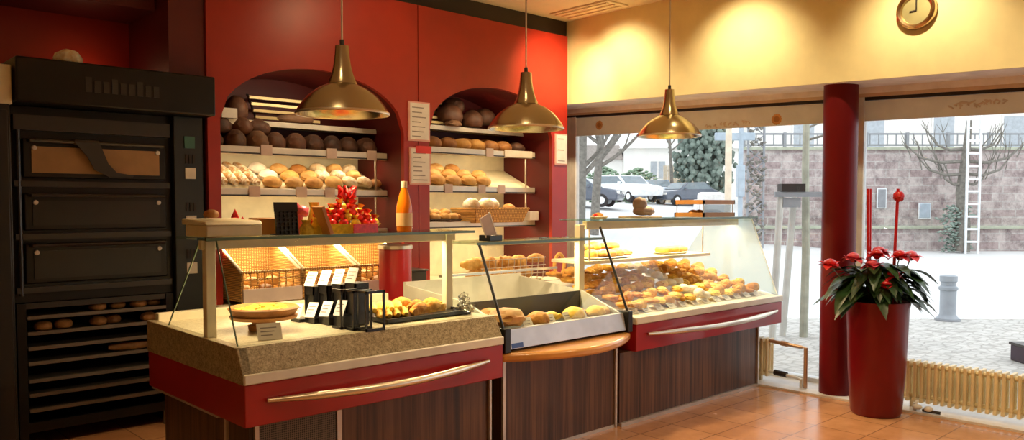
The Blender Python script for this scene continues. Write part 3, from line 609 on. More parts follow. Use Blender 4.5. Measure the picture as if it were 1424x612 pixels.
# ------------------------------------------------------------ counters
def handle(x0, x1, z, yf, parent):
    n = 24; P = []
    for i in range(n + 1):
        t_ = i / n; s = math.sin(PI * t_); P.append((lerp(x0, x1, t_), yf - .012 - .085 * s, z - .012 * s))
    d = MB(); d.tube(P, [.010 + .010 * min(1, 6 * min(i, n - i) / n) for i in range(n + 1)], 12)
    for k in (1, n - 1): d.tube([(P[k][0], yf + .002, P[k][2]), P[k]], .010, 8)
    return d.build('handle', 'brass' if False else 'satin_steel', parent)
def apron(x0, x1, yf, z0, z1, yb, parent, bow=.0):
    n = 16; pts = [(lerp(x0, x1, i / n), yf - bow * math.sin(PI * i / n)) for i in range(n + 1)]
    return MB().prism(pts + [(x1, yb), (x0, yb)], 'z', z0, z1).build('apron', 'counter_red', parent, bevel=.005)
# --- left section
c1 = thing('bakery_counter', (2.34, 3.95, 0), 'left glass topped bakery counter with stone rim and red apron', 'counter')
bx(1.625, 3.48, 0, 3.10, 4.52, .50).build('base', 'zebrano_veneer', c1)
bx(1.665, 3.468, .02, 2.07, 3.479, .49).build('grille', 'perforated_grille', c1)
for x0, x1 in ((1.645, 1.665), (2.075, 2.10), (3.085, 3.10)): bx(x0, 3.462, 0, x1, 3.48, .50).build('trim_strip', 'alu_trim', c1)
bx(1.612, 3.70, 0, 1.625, 3.725, .50).build('trim_strip', 'alu_trim', c1); bx(1.57, 3.70, .492, 1.625, 4.56, .507).build('trim_strip', 'alu_trim', c1)
a = apron(1.56, 3.113, 3.38, .507, .70, 4.57, c1); handle(1.66, 2.995, .62, 3.38, a)
bx(1.556, 3.370, .70, 3.115, 3.40, .747).build('front_ledge', 'white_ledge', c1, bevel=.006)
MB().prism([(3.384, .747), (3.445, .86), (3.50, .86), (3.50, .747)], 'x', 1.56, 3.113).build('stone_rim', 'granite', c1, bevel=.003)
MB().prism([(3.384, .70), (3.384, .747), (3.445, .86), (4.565, .868), (4.565, .70)], 'x', 1.553, 1.60).build('stone_side', 'granite', c1, bevel=.003)
bx(1.60, 3.50, .80, 3.113, 4.52, .858).build('deck', 'deck_stone', c1)
bx(1.60, 4.52, .80, 3.113, 4.57, .905).build('rear_rim', 'cream_post', c1, bevel=.004)
for x in (1.565, 3.03): bx(x, 3.79, .858, x + .05, 3.835, 1.325).build('post', 'cream_post', c1, bevel=.004)
bx(1.55, 3.80, 1.285, 3.11, 3.84, 1.335).build('shelf_beam', 'cream_post', c1, bevel=.005)
bx(1.50, 3.63, 1.336, 3.112, 3.98, 1.348).build('shelf_glass', 'shelf_glass', c1)
bx(1.50, 3.622, 1.335, 3.112, 3.63, 1.349).build('glass_edge', 'glass_edge', c1)
f = []
for x0, x1 in ((1.57, 2.325), (2.329, 3.108)): MB().quad((x0, 3.462, .863), (x1, 3.462, .863), (x1, 3.672, 1.332), (x0, 3.672, 1.332), .006).build('front_pane', 'clear_glass', c1, smooth=0)
MB().prism([(3.468, .869), (4.30, .869), (3.87, 1.333), (3.676, 1.333)], 'x', 1.572, 1.578).build('side_pane', 'clear_glass', c1, smooth=0)
MB().tube([(1.566, 3.458, .865), (1.566, 3.668, 1.333)], .004, 6).build('pane_edge', 'glass_edge', c1); MB().tube([(1.575, 4.303, .870), (1.575, 3.873, 1.333)], .004, 6).build('pane_edge', 'glass_edge', c1)
MB().tube([(1.64, 3.87, 1.295), (3.02, 3.87, 1.295)], .011, 8).build('light_tube', 'tube_glow', c1)
# --- middle section
c2 = thing('bakery_counter', (3.7, 3.9, 0), 'middle counter section with an orange wood ledge and steel tray front', 'counter')
bx(3.165, 3.44, 0, 4.20, 4.5, .585).build('base', 'zebrano_veneer', c2)
for x in (3.160, 4.186): bx(x, 3.428, 0, x + .02, 3.445, .585).build('trim_strip', 'alu_trim', c2)
bx(3.18, 3.434, 0, 4.186, 3.441, .02).build('trim_strip', 'alu_trim', c2)
n = 20; pts = [(lerp(3.125, 4.31, i / n), 3.40 - .21 * math.sin(PI * i / n) ** .9) for i in range(n + 1)]
MB().prism(pts + [(4.31, 3.46), (3.125, 3.46)], 'z', .588, .640).build('wood_ledge', 'wood_ledge', c2, bevel=.016)
bx(3.125, 3.46, .588, 4.31, 4.5, .66).build('shell', 'dark_trim', c2)
tf = MB().prism([(3.40, .655), (3.46, .655), (3.46, .77), (3.425, .77)], 'x', 3.185, 4.262).build('tray_front', 'cool_steel', c2, bevel=.003)
MB().prism([(3.4035, .66), (3.4005, .66), (3.4055, .688), (3.4085, .688)], 'x', 3.205, 3.30).build('blue_label', 'blue_ink', tf)
for x in (3.135, 4.266): bx(x, 3.385, .64, x + .048, 3.49, .785).build('corner_block', 'plastic_black', c2, bevel=.005)
bx(3.203, 3.46, .66, 4.244, 3.80, .735).build('pan_floor', 'pan_dark', c2); bx(3.203, 3.80, .66, 4.244, 3.815, .895).build('pan_back', 'pan_dark', c2); bx(3.203, 3.815, .66, 4.244, 4.42, .74).build('pan_bed', 'panel_grey', c2)
for x in (3.185, 4.244): MB().prism([(3.46, .66), (4.42, .66), (4.42, .96), (3.80, .90), (3.46, .775)], 'x', x, x + .018).build('pan_side', 'panel_grey', c2)
bx(3.185, 4.42, .66, 4.262, 4.45, .98).build('rear_panel', 'panel_grey', c2)
bx(3.125, 3.62, 1.262, 4.285, 3.95, 1.274).build('shelf_glass', 'shelf_glass', c2); bx(3.125, 3.612, 1.260, 4.285, 3.62, 1.276).build('glass_edge', 'glass_edge', c2)
bx(3.45, 3.90, 1.235, 4.30, 3.94, 1.262).build('shelf_beam', 'cream_post', c2)
MB().quad((3.17, 3.43, .775), (4.275, 3.43, .775), (4.275, 3.625, 1.258), (3.17, 3.625, 1.258), .006).build('front_pane', 'clear_glass', c2, smooth=0)
for x in (3.148, 4.292):
    MB().tube([(x, 3.415, .78), (x, 3.625, 1.262)] if x < 4 else [(x, 3.415, .78), (x, 3.66, 1.345)], .0085, 8).build('pane_gasket', 'plastic_black', c2)
MB().prism([(3.44, .79), (4.2, .93), (3.95, 1.258), (3.64, 1.258)], 'x', 3.152, 3.157).build('side_pane', 'clear_glass', c2, smooth=0)
bx(4.235, 3.80, .80, 4.29, 3.85, 1.36).build('post', 'cream_post', c2, bevel=.004)
bx(3.16, 4.0, 1.04, 4.22, 4.03, 1.055).build('rail', 'satin_steel', c2)
# --- right section
c3 = thing('bakery_counter', (5.2, 3.9, 0), 'right glass bakery counter filled with pastries, next to the window', 'counter')
bx(4.225, 3.425, .025, 6.015, 4.5, .50).build('base', 'zebrano_veneer', c3)
bx(4.225, 3.405, 0, 6.015, 4.5, .024).build('kick_strip', 'alu_trim', c3); bx(6.008, 3.412, .025, 6.025, 3.43, .50).build('trim_strip', 'alu_trim', c3)
a = apron(4.345, 6.33, 3.38, .50, .685, 4.5, c3); handle(4.46, 6.23, .612, 3.38, a)
bx(4.34, 3.370, .686, 6.335, 3.41, .735).build('front_ledge', 'white_ledge', c3, bevel=.006)
MB().prism([(3.41, .686), (4.5, .686), (4.5, .89), (4.42, .89), (3.45, .735), (3.41, .735)], 'x', 4.345, 6.33).build('deck', 'white_ledge', c3)
bx(4.31, 3.80, 1.325, 6.33, 3.84, 1.385).build('shelf_beam', 'cream_post', c3, bevel=.004)
bx(4.295, 3.64, 1.386, 6.36, 4.05, 1.398).build('shelf_glass', 'shelf_glass', c3); bx(4.295, 3.632, 1.385, 6.36, 3.64, 1.40).build('glass_edge', 'glass_edge', c3)
bx(4.30, 3.78, 1.075, 5.86, 4.14, 1.10).build('middle_shelf', 'cream_post', c3, bevel=.004)
for x in (4.36, 5.80): MB().tube([(x, 3.82, 1.10), (x, 3.82, 1.35)], .006, 8).build('hanger', 'satin_steel', c3)
MB().quad((4.31, 3.425, .738), (6.315, 3.425, .738), (6.315, 3.672, 1.384), (4.31, 3.672, 1.384), .006).build('front_pane', 'clear_glass', c3, smooth=0)
MB().prism([(3.425, .74), (4.45, .90), (4.10, 1.384), (3.675, 1.384)], 'x', 6.318, 6.325).build('end_pane', 'end_glass', c3, smooth=0)
MB().tube([(6.322, 3.42, .74), (6.322, 3.67, 1.385)], .004, 6).build('pane_edge', 'frame_grey', c3)
MB().tube([(4.40, 3.87, 1.36), (6.25, 3.87, 1.36)], .010, 8).build('light_tube', 'tube_glow', c3)

# ------------------------------------------------------------ on the left counter top
TZ = 1.349
b = thing('bread_crate', (1.70, 3.80, TZ), 'flat pale wooden crate on the left end of the counter top', 'crate')
bx(1.525, 3.68, TZ, 1.80, 3.93, TZ + .055).build('box', 'crate_wood', b, bevel=.006); MB().prism([(3.66, TZ + .055), (3.95, TZ + .055), (3.95, TZ + .085), (3.68, TZ + .075)], 'x', 1.515, 1.795).build('lid', 'cream_post', b, bevel=.006)
put('bun', 'brown_loaf', 'bread_roll', 1.60, 3.80, TZ + .105, 0, .7, 'small reddish brown roll lying on the flat wooden crate', 'bread')
tag(bx(1.84, 3.80, TZ, 1.97, 3.92, TZ + .085).build('card_box', 'tray_wood', loc=(1.90, 3.86, TZ), bevel=.005), 'reddish brown box behind the black lattice holder on the counter top', 'box')
MB2 = MB().prism([(1.80, TZ + .087), (1.875, TZ + .087), (1.815, TZ + .165)], 'y', 3.95, 3.965)
sp = MB(); sp.lathe([(0, .09), (.02, .06), (.045, 0), (0, 0)], (1.835, 3.97, TZ + .002), 5).lathe([(0, .13), (.02, .09), (.03, .0), (0, 0)], (1.80, 3.98, TZ + .002), 5)
MB2.bm.free(); tag(sp.build('folded_napkin', 'sweet_red', loc=(1.82, 3.975, TZ)), 'pointed red folded napkin behind the flat wooden crate', 'napkin')
h = thing('lattice_holder', (1.99, 3.70, TZ), 'black lattice card holder on the counter top right of the crate', 'holder')
d = MB(); W = Matrix.Translation((1.945, 3.70, TZ)) @ Matrix.Rotation(-.12, 4, 'X')
for k in range(6): d.box(-.058 + k * .0225, -.004, 0, -.0525 + k * .0225, .004, .125, W)
for k in range(7): d.box(-.06, -.005, .002 + k * .0205, .06, .005, .0075 + k * .0205, W)
d.build('lattice', 'plastic_black', h)
bx(-.063, -.003, .118, .063, .006, .165, W).build('top_panel', 'plastic_black', h); bx(-.06, .005, 0, .06, .008, .12, W).build('back', 'dark_trim', h); bx(1.89, 3.68, TZ, 2.0, 3.78, TZ + .006).build('base', 'plastic_black', h)
tag(MB().ell((2.08, 3.80, TZ + .118), (.04, .04, .03), .12, sub=2).ell((2.06, 3.81, TZ + .08), (.03, .03, .08), .08, sub=2).build('gift_bag', 'flower_pink', loc=(2.07, 3.80, TZ)), 'bright red gift bag just right of the black lattice holder', 'bag')
# packets, card, heap of wrapped sweets
for i, (x, y, hgt, m_) in enumerate(((2.05, 3.70, .075, 'sweet_yellow'), (2.12, 3.72, .085, 'sweet_yellow'), (2.19, 3.87, .165, 'sweet_yellow'), (2.25, 3.95, .14, 'sweet_yellow'))):
    d = MB(); d.lathe([(0, 0), (.034, .0), (.036, hgt * .4), (.02, hgt * .8), (.028, hgt), (0, hgt)], (x, y, TZ), 9); o = d.build('sweet_bag', m_, loc=(x, y, TZ))
    tag(o, 'yellow bag of sweets, %s' % ('left, in front, near the lattice holder', 'left of the leaning brown card', 'tall, behind the leaning brown card', 'tall, touching the heap of wrapped sweets')[i], 'bag', 'yellow sweet bags')
W = Matrix.Translation((2.155, 3.66, TZ)) @ Matrix.Rotation(-.35, 4, 'Y')
tag(bx(-.018, -.05, .006, .0, .05, .155, W).build('leaning_card', 'tray_wood', loc=(2.155, 3.66, TZ)), 'brown card leaning between the yellow sweet bags', 'card')
bsk = thing('sweet_basket', (2.44, 3.80, TZ), 'low red and yellow basket under the heap of wrapped sweets', 'basket')
MB().lathe([(0, 0), (.15, 0), (.185, .05), (.17, .05), (.14, .01), (0, .01)], (2.335, 3.80, TZ), 28, ax=(1.15, .75)).build('bowl', 'sweet_yellow', bsk)
bx(2.30, 3.652, TZ + .002, 2.45, 3.66, TZ + .05).build('red_band', 'sweet_red', bsk)
ci = 0
for lay, (rr, zz, cnt) in enumerate(((.150, .055, 16), (.115, .085, 12), (.078, .113, 9), (.04, .138, 6))):
    for k in range(cnt):
        a = 2 * PI * k / cnt + lay * .3
        x, y = 2.335 + rr * 1.18 * math.cos(a), 3.80 + rr * .72 * math.sin(a)
        o = put('sweet', 'sweet_red' if (k + lay) % 3 else 'sweet_yellow', 'wrapped_sweet', x, y, TZ + zz + .004 * (k % 2), k, 1, 'round %s wrapped sweet in the heap on the counter top' % ('red' if (k + lay) % 3 else 'yellow'), 'sweet', 'wrapped sweets in the heap, %s' % ('red' if (k + lay) % 3 else 'yellow')) if False else None
        if o is None:
            key = ('sweet', 'sweet_red' if (k + lay) % 3 else 'sweet_yellow')
            if key not in PROTO:
                d = MB().ell((0, 0, 0), (.026, .026, .023), .04, sub=2).lathe([(.004, .018), (.019, .042), (.006, .036), (0, .036)], seg=9); me = d.mesh('wrapped_sweet'); me.materials.append(MATS[key[1]]); PROTO[key] = me
            o = bpy.data.objects.new('wrapped_sweet', PROTO[key]); COL.objects.link(o); o.location = (x, y, TZ + zz); o.rotation_euler = (.3 * math.sin(a * 2), .3 * math.cos(a), a)
            c_ = 'red' if (k + lay) % 2 else 'yellow'
            tag(o, 'shiny %s wrapped sweet in the heap on the counter top' % c_, 'sweet', '%s wrapped sweets in the heap' % c_)
bw = thing('gift_bow', (2.37, 3.83, TZ + .15), 'large red cellophane bow standing above the heap of wrapped sweets', 'bow')
d = MB()
for k in range(7):
    a = k * .9; d.tube([(2.37, 3.83, TZ + .16), (2.37 + .045 * math.cos(a), 3.83 + .03 * math.sin(a), TZ + .20 + .01 * (k % 3)), (2.37 + .055 * math.cos(a + .5), 3.83 + .035 * math.sin(a + .5), TZ + .245), (2.37 + .01 * math.cos(a), 3.83, TZ + .215)], [.004, .014, .012, .004], 7)
d.build('loops', 'sweet_red', bw); MB().lathe([(.05, 0), (.012, .06), (.010, .075), (.03, .09), (0, .09)], (2.37, 3.83, TZ + .10), 10).build('gathered_film', 'lamp_red', bw)
bt = thing('juice_bottle', (2.715, 3.78, TZ), 'bottle of orange juice standing on the counter top', 'bottle')
MB().lathe([(0, 0), (.042, 0), (.045, .01), (.045, .13), (.042, .155), (.027, .215), (.018, .24), (.016, .25), (0, .25)], (2.715, 3.78, TZ), 32).build('juice_body', 'juice', bt)
MB().lathe([(.0155, .248), (.018, .25), (.018, .285), (0, .287)], (2.715, 3.78, TZ), 24).build('cap', 'crate_wood', bt)
MB().lathe([(.0455, .03), (.0462, .03), (.0462, .105), (.0455, .105)], (2.715, 3.78, TZ), 32).build('paper_label', 'bottle_label', bt)
# sign holder at the joint of the left and middle sections
sg = thing('price_sign', (3.30, 3.70, 1.275), 'slanted brown price sign on a black foot above the middle section', 'sign')
W = Matrix.Translation((3.325, 3.69, 1.276)) @ Matrix.Rotation(-.42, 4, 'Y')
bx(-.05, -.004, .035, .03, .006, .175, W).build('sign_panel', 'tag_pink', sg); bx(.03, -.006, .03, .038, .008, .18, W).build('white_edge', 'white_paper', sg)
bx(3.26, 3.66, 1.2765, 3.37, 3.76, 1.315).build('foot', 'plastic_black', sg, bevel=.005)
# ------------------------------------------------------------ on the left deck
DZ = .8585
ts = MB().lathe([(0, 0), (.075, 0), (.08, .025), (.06, .03), (.06, .045), (.165, .06), (.17, .075), (.155, .078), (0, .07)], (1.90, 3.88, DZ), 36)
o = ts.build('cake_stand', 'tray_wood', loc=(1.90, 3.88, DZ)); tag(o, 'low round brown stand carrying the tart on the left deck', 'stand')
tt = thing('tart', (1.90, 3.88, DZ + .079), 'round golden tart on the low brown stand in the left counter', 'tart')
MB().lathe([(0, 0), (.155, 0), (.178, .034), (.168, .042), (.15, .030), (0, .022)], (1.90, 3.88, DZ + .0795), 36).build('crust', 'brown_loaf', tt)
d = MB()
for k in range(34):
    r_, a = .14 * (random.random() ** .5), random.random() * 6.28; d.ell((1.90 + r_ * math.cos(a), 3.88 + r_ * math.sin(a), DZ + .108), (.026, .02, .013), .1, sub=1)
d.build('filling', 'tart_top', tt)
def price_card(x, y, z, w, h_, rz, tilt, label, group=None, mat='white_paper'):
    p = thing('price_card', (x, y, z), label, 'price card', group); p.rotation_euler = (0, 0, rz)
    W = Matrix.Rotation(-tilt, 4, 'X'); off = Vector((x, y, z))
    d = MB().box(-w / 2, -.001, 0, w / 2, .0015, h_, W); o = bpy.data.objects.new('card', d.mesh('card')); o.data.materials.append(MATS[mat]); COL.objects.link(o); o.parent = p
    d = MB()
    for k in range(3): d.box(-w * .36, -.0022, h_ * (.25 + .22 * k), w * (.1 + .1 * ((k * 7) % 3)), -.0011, h_ * (.25 + .22 * k) + h_ * .06, W)
    o = bpy.data.objects.new('print', d.mesh('print')); o.data.materials.append(MATS['ink']); COL.objects.link(o); o.parent = p
    return p
price_card(1.775, 3.56, DZ, .115, .085, -.25, .5, 'large pale price card in front of the tart', mat='label_card')
# black stepped stand with eight cards
st = thing('card_stand', (2.28, 3.72, DZ), 'black stepped wire stand carrying two rows of white cards', 'stand')
LOW = ((2.149, 4.02, .878), (2.179, 3.915, .891), (2.206, 3.81, .904), (2.23, 3.705, .917)); UPP = ((2.235, 4.02, 1.05), (2.26, 3.915, 1.062), (2.282, 3.81, 1.074), (2.302, 3.705, 1.086))
for (x, y, z), (x2, y2, z2) in zip(LOW, UPP):
    bx(x + .002, y - .048, DZ, x + .075, y + .05, z - .002).build('lower_step', 'plastic_black', st)
    d = MB()
    for yy in (y - .046, y + .042): d.box(x2 + .002, yy, DZ, x2 + .010, yy + .007, z2 - .002)
    d.box(x2 + .002, y - .046, z2 - .05, x2 + .010, y + .049, z2 - .002).box(x2 + .012, y - .048, DZ, x2 + .09, y + .05, z2 - .002); d.build('upper_step', 'plastic_black', st)
for k, y in enumerate((3.60, 3.52, 3.44)):
    d = MB(); x = 2.185 + .024 * k; z1 = 1.065
    for q_ in ((x, DZ, x + .009, z1), (x + .105, DZ, x + .114, z1), (x, DZ, x + .114, DZ + .014), (x, z1 - .014, x + .114, z1)): d.box(q_[0], y, q_[1], q_[2], y + .012, q_[3])
    d.box(x, y, z1 - .012, x + .009, y + .09, z1).box(x, y, DZ, x + .009, y + .09, DZ + .012); d.build('wire_frame', 'plastic_black', st)
for row in range(2):
    for k in range(4):
        price_card(*((2.149, 4.02, .878), (2.179, 3.915, .891), (2.206, 3.81, .904), (2.23, 3.705, .917), (2.235, 4.02, 1.05), (2.26, 3.915, 1.062), (2.282, 3.81, 1.074), (2.302, 3.705, 1.086))[row * 4 + k], .058, .092, -1.05, .62, 'white card in the %s row of the black stepped stand, %s from the left' % (('lower', 'upper')[row], ORD[k]), 'white cards on the black stand')
# black tray of pastry
ty = thing('serving_tray', (2.78, 3.76, DZ), 'flat black tray of fingers and turnovers on the left deck', 'tray')
Wt = Matrix.Translation((2.765, 3.79, DZ)) @ Matrix.Rotation(.02, 4, 'Z')
bx(-.30, -.19, .0, .30, .19, .012, Wt).build('plate', 'plastic_black', ty, bevel=.004)
d = MB()
for q in ((-.31, -.20, .31, -.185), (-.31, .185, .31, .20), (-.31, -.20, -.295, .20), (.295, -.20, .31, .20)): d.box(q[0], q[1], .010, q[2], q[3], .026, Wt)
d.build('rim', 'plastic_black', ty)
for i in range(8):
    put('finger', 'cheese', 'pastry_finger', 2.52 + (i % 4) * .055, 3.75 + .06 * (i // 4), DZ + .034 + .03 * (i // 4), -.5, (1.2, 1.35, 1.2), 'pale yellow pastry finger on the black tray, %s from the left, %s layer' % (ORD[i % 4], ('lower', 'upper')[i // 4]), 'pastry', 'pastry fingers on the black tray')
for i, (x, y, z) in enumerate(((2.80, 3.72, .03), (2.92, 3.75, .03), (2.86, 3.84, .03), (2.98, 3.86, .03), (2.76, 3.86, .05))):
    put('pocket', 'danish', 'turnover', x, y, DZ + z, .3 - .1 * i, (1.1, 1.1, 1.5), 'golden brown half moon turnover on the black tray, %s' % ('front left', 'front right', 'middle', 'back right', 'back left')[i], 'pastry', 'turnovers on the black tray')
W = MB()
for k in range(5): W.ell((3.0 + .025 * math.sin(k * 2.2), 3.585 + .03 * math.cos(k * 1.7), DZ + .025 + .02 * k), (.055 - .006 * k, .05 - .006 * k, .026), .22, sub=2)
tag(W.build('plastic_bag', 'plastic_film', loc=(3.0, 3.585, DZ)), 'crumpled clear plastic bag at the right end of the left deck', 'bag')
# ------------------------------------------------------------ middle pan
pf = [('slice', 'golden', 3.30, 3.55, 2.5, 'big golden loaf at the left end of the steel pan'), ('bun', 'danish', 3.55, 3.53, 1.5, 'reddish bun left of the first card in the steel pan'), ('pocket', 'cheese', 3.72, 3.55, 1.25, 'yellow pastry in the middle of the steel pan'), ('bun', 'cheese', 3.88, 3.53, 1.5, 'bright yellow bun right of the middle of the steel pan'), ('pocket', 'pale_gold', 3.99, 3.56, 1.25, 'pale pastry right of the bright yellow bun'), ('bun', 'cheese', 4.10, 3.53, 1.35, 'yellow bun near the right end of the steel pan'), ('slice', 'golden', 3.31, 3.70, 2.2, 'second golden loaf behind the big one in the steel pan'), ('bun', 'golden', 4.20, 3.56, 1.1, 'golden bun at the right end of the steel pan')]
for k, mt, x, y, s, lb in pf: put(k, mt, 'pastry', x, y, .738 + .030 * s, .3, s, lb, 'pastry', 'pastries in the steel pan')
for i, x in enumerate((3.43, 3.63, 3.795, 3.93)): price_card(x, 3.475, .738, .080, .085, 0, .55, 'white price card at the front of the steel pan, %s from the left' % ORD[i], 'cards in the steel pan', 'label_card')
tg = MB().tube([(3.62, 3.80, .74), (3.75, 3.62, .80), (3.86, 3.72, .76)], .008, 8).tube([(3.63, 3.80, .755), (3.75, 3.62, .80)], .007, 8); tag(tg.build('serving_tongs', 'satin_steel', loc=(3.75, 3.7, .74)), 'steel tongs lying across the middle of the steel pan', 'tongs')
# ------------------------------------------------------------ right deck pastries
def deckz(y): return .735 + (y - 3.45) * .155 / .97
KIND = ['danish', 'danish', 'croissant', 'danish', 'cheese', 'croissant', 'cheese', 'danish2', 'cheese', 'sugar', 'sugar', 'cheese', 'croissant', 'cheese', 'danish', 'croissant', 'danish', 'croissant']
desc = {'danish': ('snail', 'danish', 'brown glazed pastry snail'), 'danish2': ('pocket', 'danish', 'dark baked turnover'), 'croissant': ('croissant', 'croissant', 'golden croissant'), 'cheese': ('slice', 'cheese', 'bright yellow cheese pastry'), 'sugar': ('roll', 'sugar', 'sugar coated white pastry')}
for c_, kd in enumerate(KIND):
    k, mt, nm = desc[kd]
    for r_ in range(6):
        y = 3.55 + r_ * .135; x = 4.42 + c_ * .102 + .012 * math.sin(c_ * 3 + r_ * 2)
        hp = .03 + .020 * r_ + .02 * (c_ % 3 == 0) + .012 * math.sin(c_ * 2.3 + r_ * 1.7)
        put(k, mt, 'pastry', x, y, deckz(y) + .02 + hp * (.6 if k == 'snail' else .75), .4 + .5 * math.sin(c_ + r_), 1.15 if k != 'roll' else .85, '%s in the right counter, column %s from the left, %s row' % (nm, ORD[c_], ('front', 'second', 'third', 'fourth', 'fifth', 'back')[r_]), 'pastry', 'pastries in the right counter')
for i in range(12):
    x = 4.46 + i * .15; price_card(x, 3.475, .742, .085, .06, 0, .9, 'white price card along the right counter front, %s from the left' % ORD[i], 'cards along the right counter', 'white_paper' if i % 3 else 'label_card')
# on its middle shelf
pl = tag(MB().lathe([(0, 0), (.16, 0), (.19, .012), (.18, .016), (0, .008)], (4.66, 3.93, 1.1005), 32, ax=(1.5, .7)).build('serving_dish', 'white_paint', loc=(4.66, 3.93, 1.1005)), 'oval white dish of pastries at the left of the glass middle shelf', 'dish')
for i in range(9):
    put(('bun', 'snail', 'ring')[i % 3], ('cheese', 'danish', 'golden')[i % 3], 'pastry', 4.47 + (i % 5) * .10 + .04 * (i // 5), 3.90 + .09 * (i // 5), 1.135 + .05 * (i // 5), i, 1.12, '%s on the oval white dish, %s' % (('yellow bun', 'glazed snail', 'golden ring')[i % 3], ORD[i % 5] + ' from the left in the ' + ('front', 'back')[i // 5] + ' row'), 'pastry', 'pastries on the oval white dish')
p2 = tag(MB().lathe([(0, 0), (.12, 0), (.14, .012), (.13, .016), (0, .008)], (5.50, 3.93, 1.1005), 32, ax=(1.3, .8)).build('serving_dish', 'cream_board', loc=(5.50, 3.93, 1.1005)), 'small dish of three rings at the right of the middle shelf', 'dish')
for i in range(3): put('ring', 'cheese', 'dough_ring', 5.39 + i * .11, 3.92, 1.135, i, 1.2, 'sugared dough ring on the small dish, %s of three' % ORD[i], 'pastry', 'dough rings on the middle shelf')
# on its top
pl = thing('loaf_board', (5.0, 3.85, 1.399), 'small board under the brown wrapped loaf on the right counter top', 'board')
bx(4.86, 3.74, 1.3995, 5.12, 3.96, 1.412).build('board', 'crate_wood', pl, bevel=.003)
wl = MB().ell((5.02, 3.84, 1.452), (.095, .08, .042), .05, -.8).ell((4.985, 3.85, 1.505), (.06, .055, .055), .06)
tag(wl.build('wrapped_loaf', 'brown_wrap', loc=(5.0, 3.85, 1.4125)), 'grey brown wrapped loaf shaped like a cap, on the right counter top', 'bread')
sc = thing('tray_tower', (5.9, 3.85, 1.399), 'two tier wooden tray with glass sides on the right counter top', 'tray')
for z in (1.3995, 1.505):
    tr = bx(5.66, 3.72, z, 6.12, 4.0, z + .01).build('wooden_tray', 'wood_ledge', sc)
    d = MB()
    for q in ((5.655, 3.715, 6.125, 3.727), (5.655, 3.995, 6.125, 4.007), (5.655, 3.715, 5.667, 4.007), (6.113, 3.715, 6.125, 4.007)): d.box(q[0], q[1], z, q[2], q[3], z + .036)
    d.build('tray_rim', 'tray_wood', tr)
for x in (5.67, 6.11): MB().tube([(x, 3.73, 1.43), (x, 3.73, 1.51)], .004, 6).tube([(x, 3.99, 1.43), (x, 3.99, 1.51)], .004, 6).build('corner_rod', 'satin_steel', sc)
bx(5.68, 3.728, 1.437, 6.10, 3.731, 1.503).build('glass_side', 'box_glass', sc, smooth=0)
for i in range(5): put('bun', 'golden', 'bread_roll', 5.72 + i * .088, 3.86, 1.43, i, .85, 'small roll inside the two tier wooden tray, %s from the left' % ORD[i], 'bread', 'rolls in the two tier tray')
dn = thing('red_napkin_dish', (4.42, 3.78, 1.399), 'small dish with a red and orange treat at the left of the right counter top', 'dish')
MB().lathe([(0, 0), (.05, 0), (.065, .016), (.06, .02), (0, .008)], (4.42, 3.78, 1.3995), 24).build('dish', 'label_card', dn); MB().ell((4.41, 3.78, 1.425), (.045, .04, .02), .1, sub=2).build('treat', 'danish', dn); MB().ell((4.37, 3.77, 1.425), (.016, .016, .014), .1, sub=2).build('cherry', 'sweet_red', dn)
# ------------------------------------------------------------ pot plant
PX, PY = 5.845, 2.382
pp = thing('potted_plant', (PX, PY, 0), 'tall glossy red pot with red flowers and dark leaves beside the pillar', 'plant')
MB().lathe([(0, .0), (.158, 0), (.172, .02), (.192, .30), (.208, .78), (.212, .815), (.196, .815), (.19, .77), (0, .765)], (PX, PY, 0), 48).build('pot', 'pot_red', pp)
MB().lathe([(.19, .772), (0, .775)], (PX, PY, 0), 24).build('soil', 'soil', pp)
def q(a, b, z): p = right * a + fwd0 * b; return Vector((PX + p.x, PY + p.y, z))
rnd = random.Random(3)
fo = MB(); stm = MB()
def leaf(d, base, az, L, w, rise, droop):
    n = 6; prev = None; dr = right * math.cos(az) + fwd0 * math.sin(az); sd = Vector((-dr.y, dr.x, 0))
    for i in range(n + 1):
        s = i / n; p = base + dr * (L * s) + Vector((0, 0, rise * s - droop * s * s)); ww = w * (math.sin(PI * min(1, s * .93 + .07)) ** .8) * (1 - .25 * s)
        row = [d.bm.verts.new(p - sd * ww + Vector((0, 0, .25 * ww))), d.bm.verts.new(p), d.bm.verts.new(p + sd * ww + Vector((0, 0, .25 * ww)))]
        if prev: d.bm.faces.new((prev[0], prev[1], row[1], row[0])); d.bm.faces.new((prev[1], prev[2], row[2], row[1]))
        prev = row
for i in range(95):
    az = rnd.uniform(0, 2 * PI); lay = rnd.random()
    # long arching leaves to the left and right, shorter in the middle
    side = abs(math.cos(az)) ** 1.5
    r0 = lerp(.02, .16, rnd.random()); st0 = q(math.cos(az) * r0 * .3, math.sin(az) * r0 * .3, .78)
    reach = lerp(.06, .23, side) * lerp(.5, 1.0, rnd.random())
    b = q(math.cos(az) * reach, math.sin(az) * reach * .7, lerp(.86, 1.10, lay) - .05 * side)
    stm.tube([st0, (st0 + b) / 2 + Vector((0, 0, .05)), b], .0035, 5, cap=False)
    leaf(fo, b, az + rnd.uniform(-.5, .5), rnd.uniform(.16, .27), rnd.uniform(.042, .062), rnd.uniform(.0, .05), rnd.uniform(.08, .20))
for i in range(55):
    az = rnd.uniform(0, 2 * PI); r0 = rnd.uniform(.02, .2)
    b = q(math.cos(az) * r0, math.sin(az) * r0 * .8, rnd.uniform(.82, 1.04)); stm.tube([q(0, 0, .78), b], .003, 5, cap=False)
    leaf(fo, b, az + rnd.uniform(-.7, .7), rnd.uniform(.12, .2), rnd.uniform(.04, .06), rnd.uniform(.02, .10), rnd.uniform(.05, .16))
fo.build('foliage', 'leaf', pp, smooth=80); stm.build('stems', 'stem_green', pp)
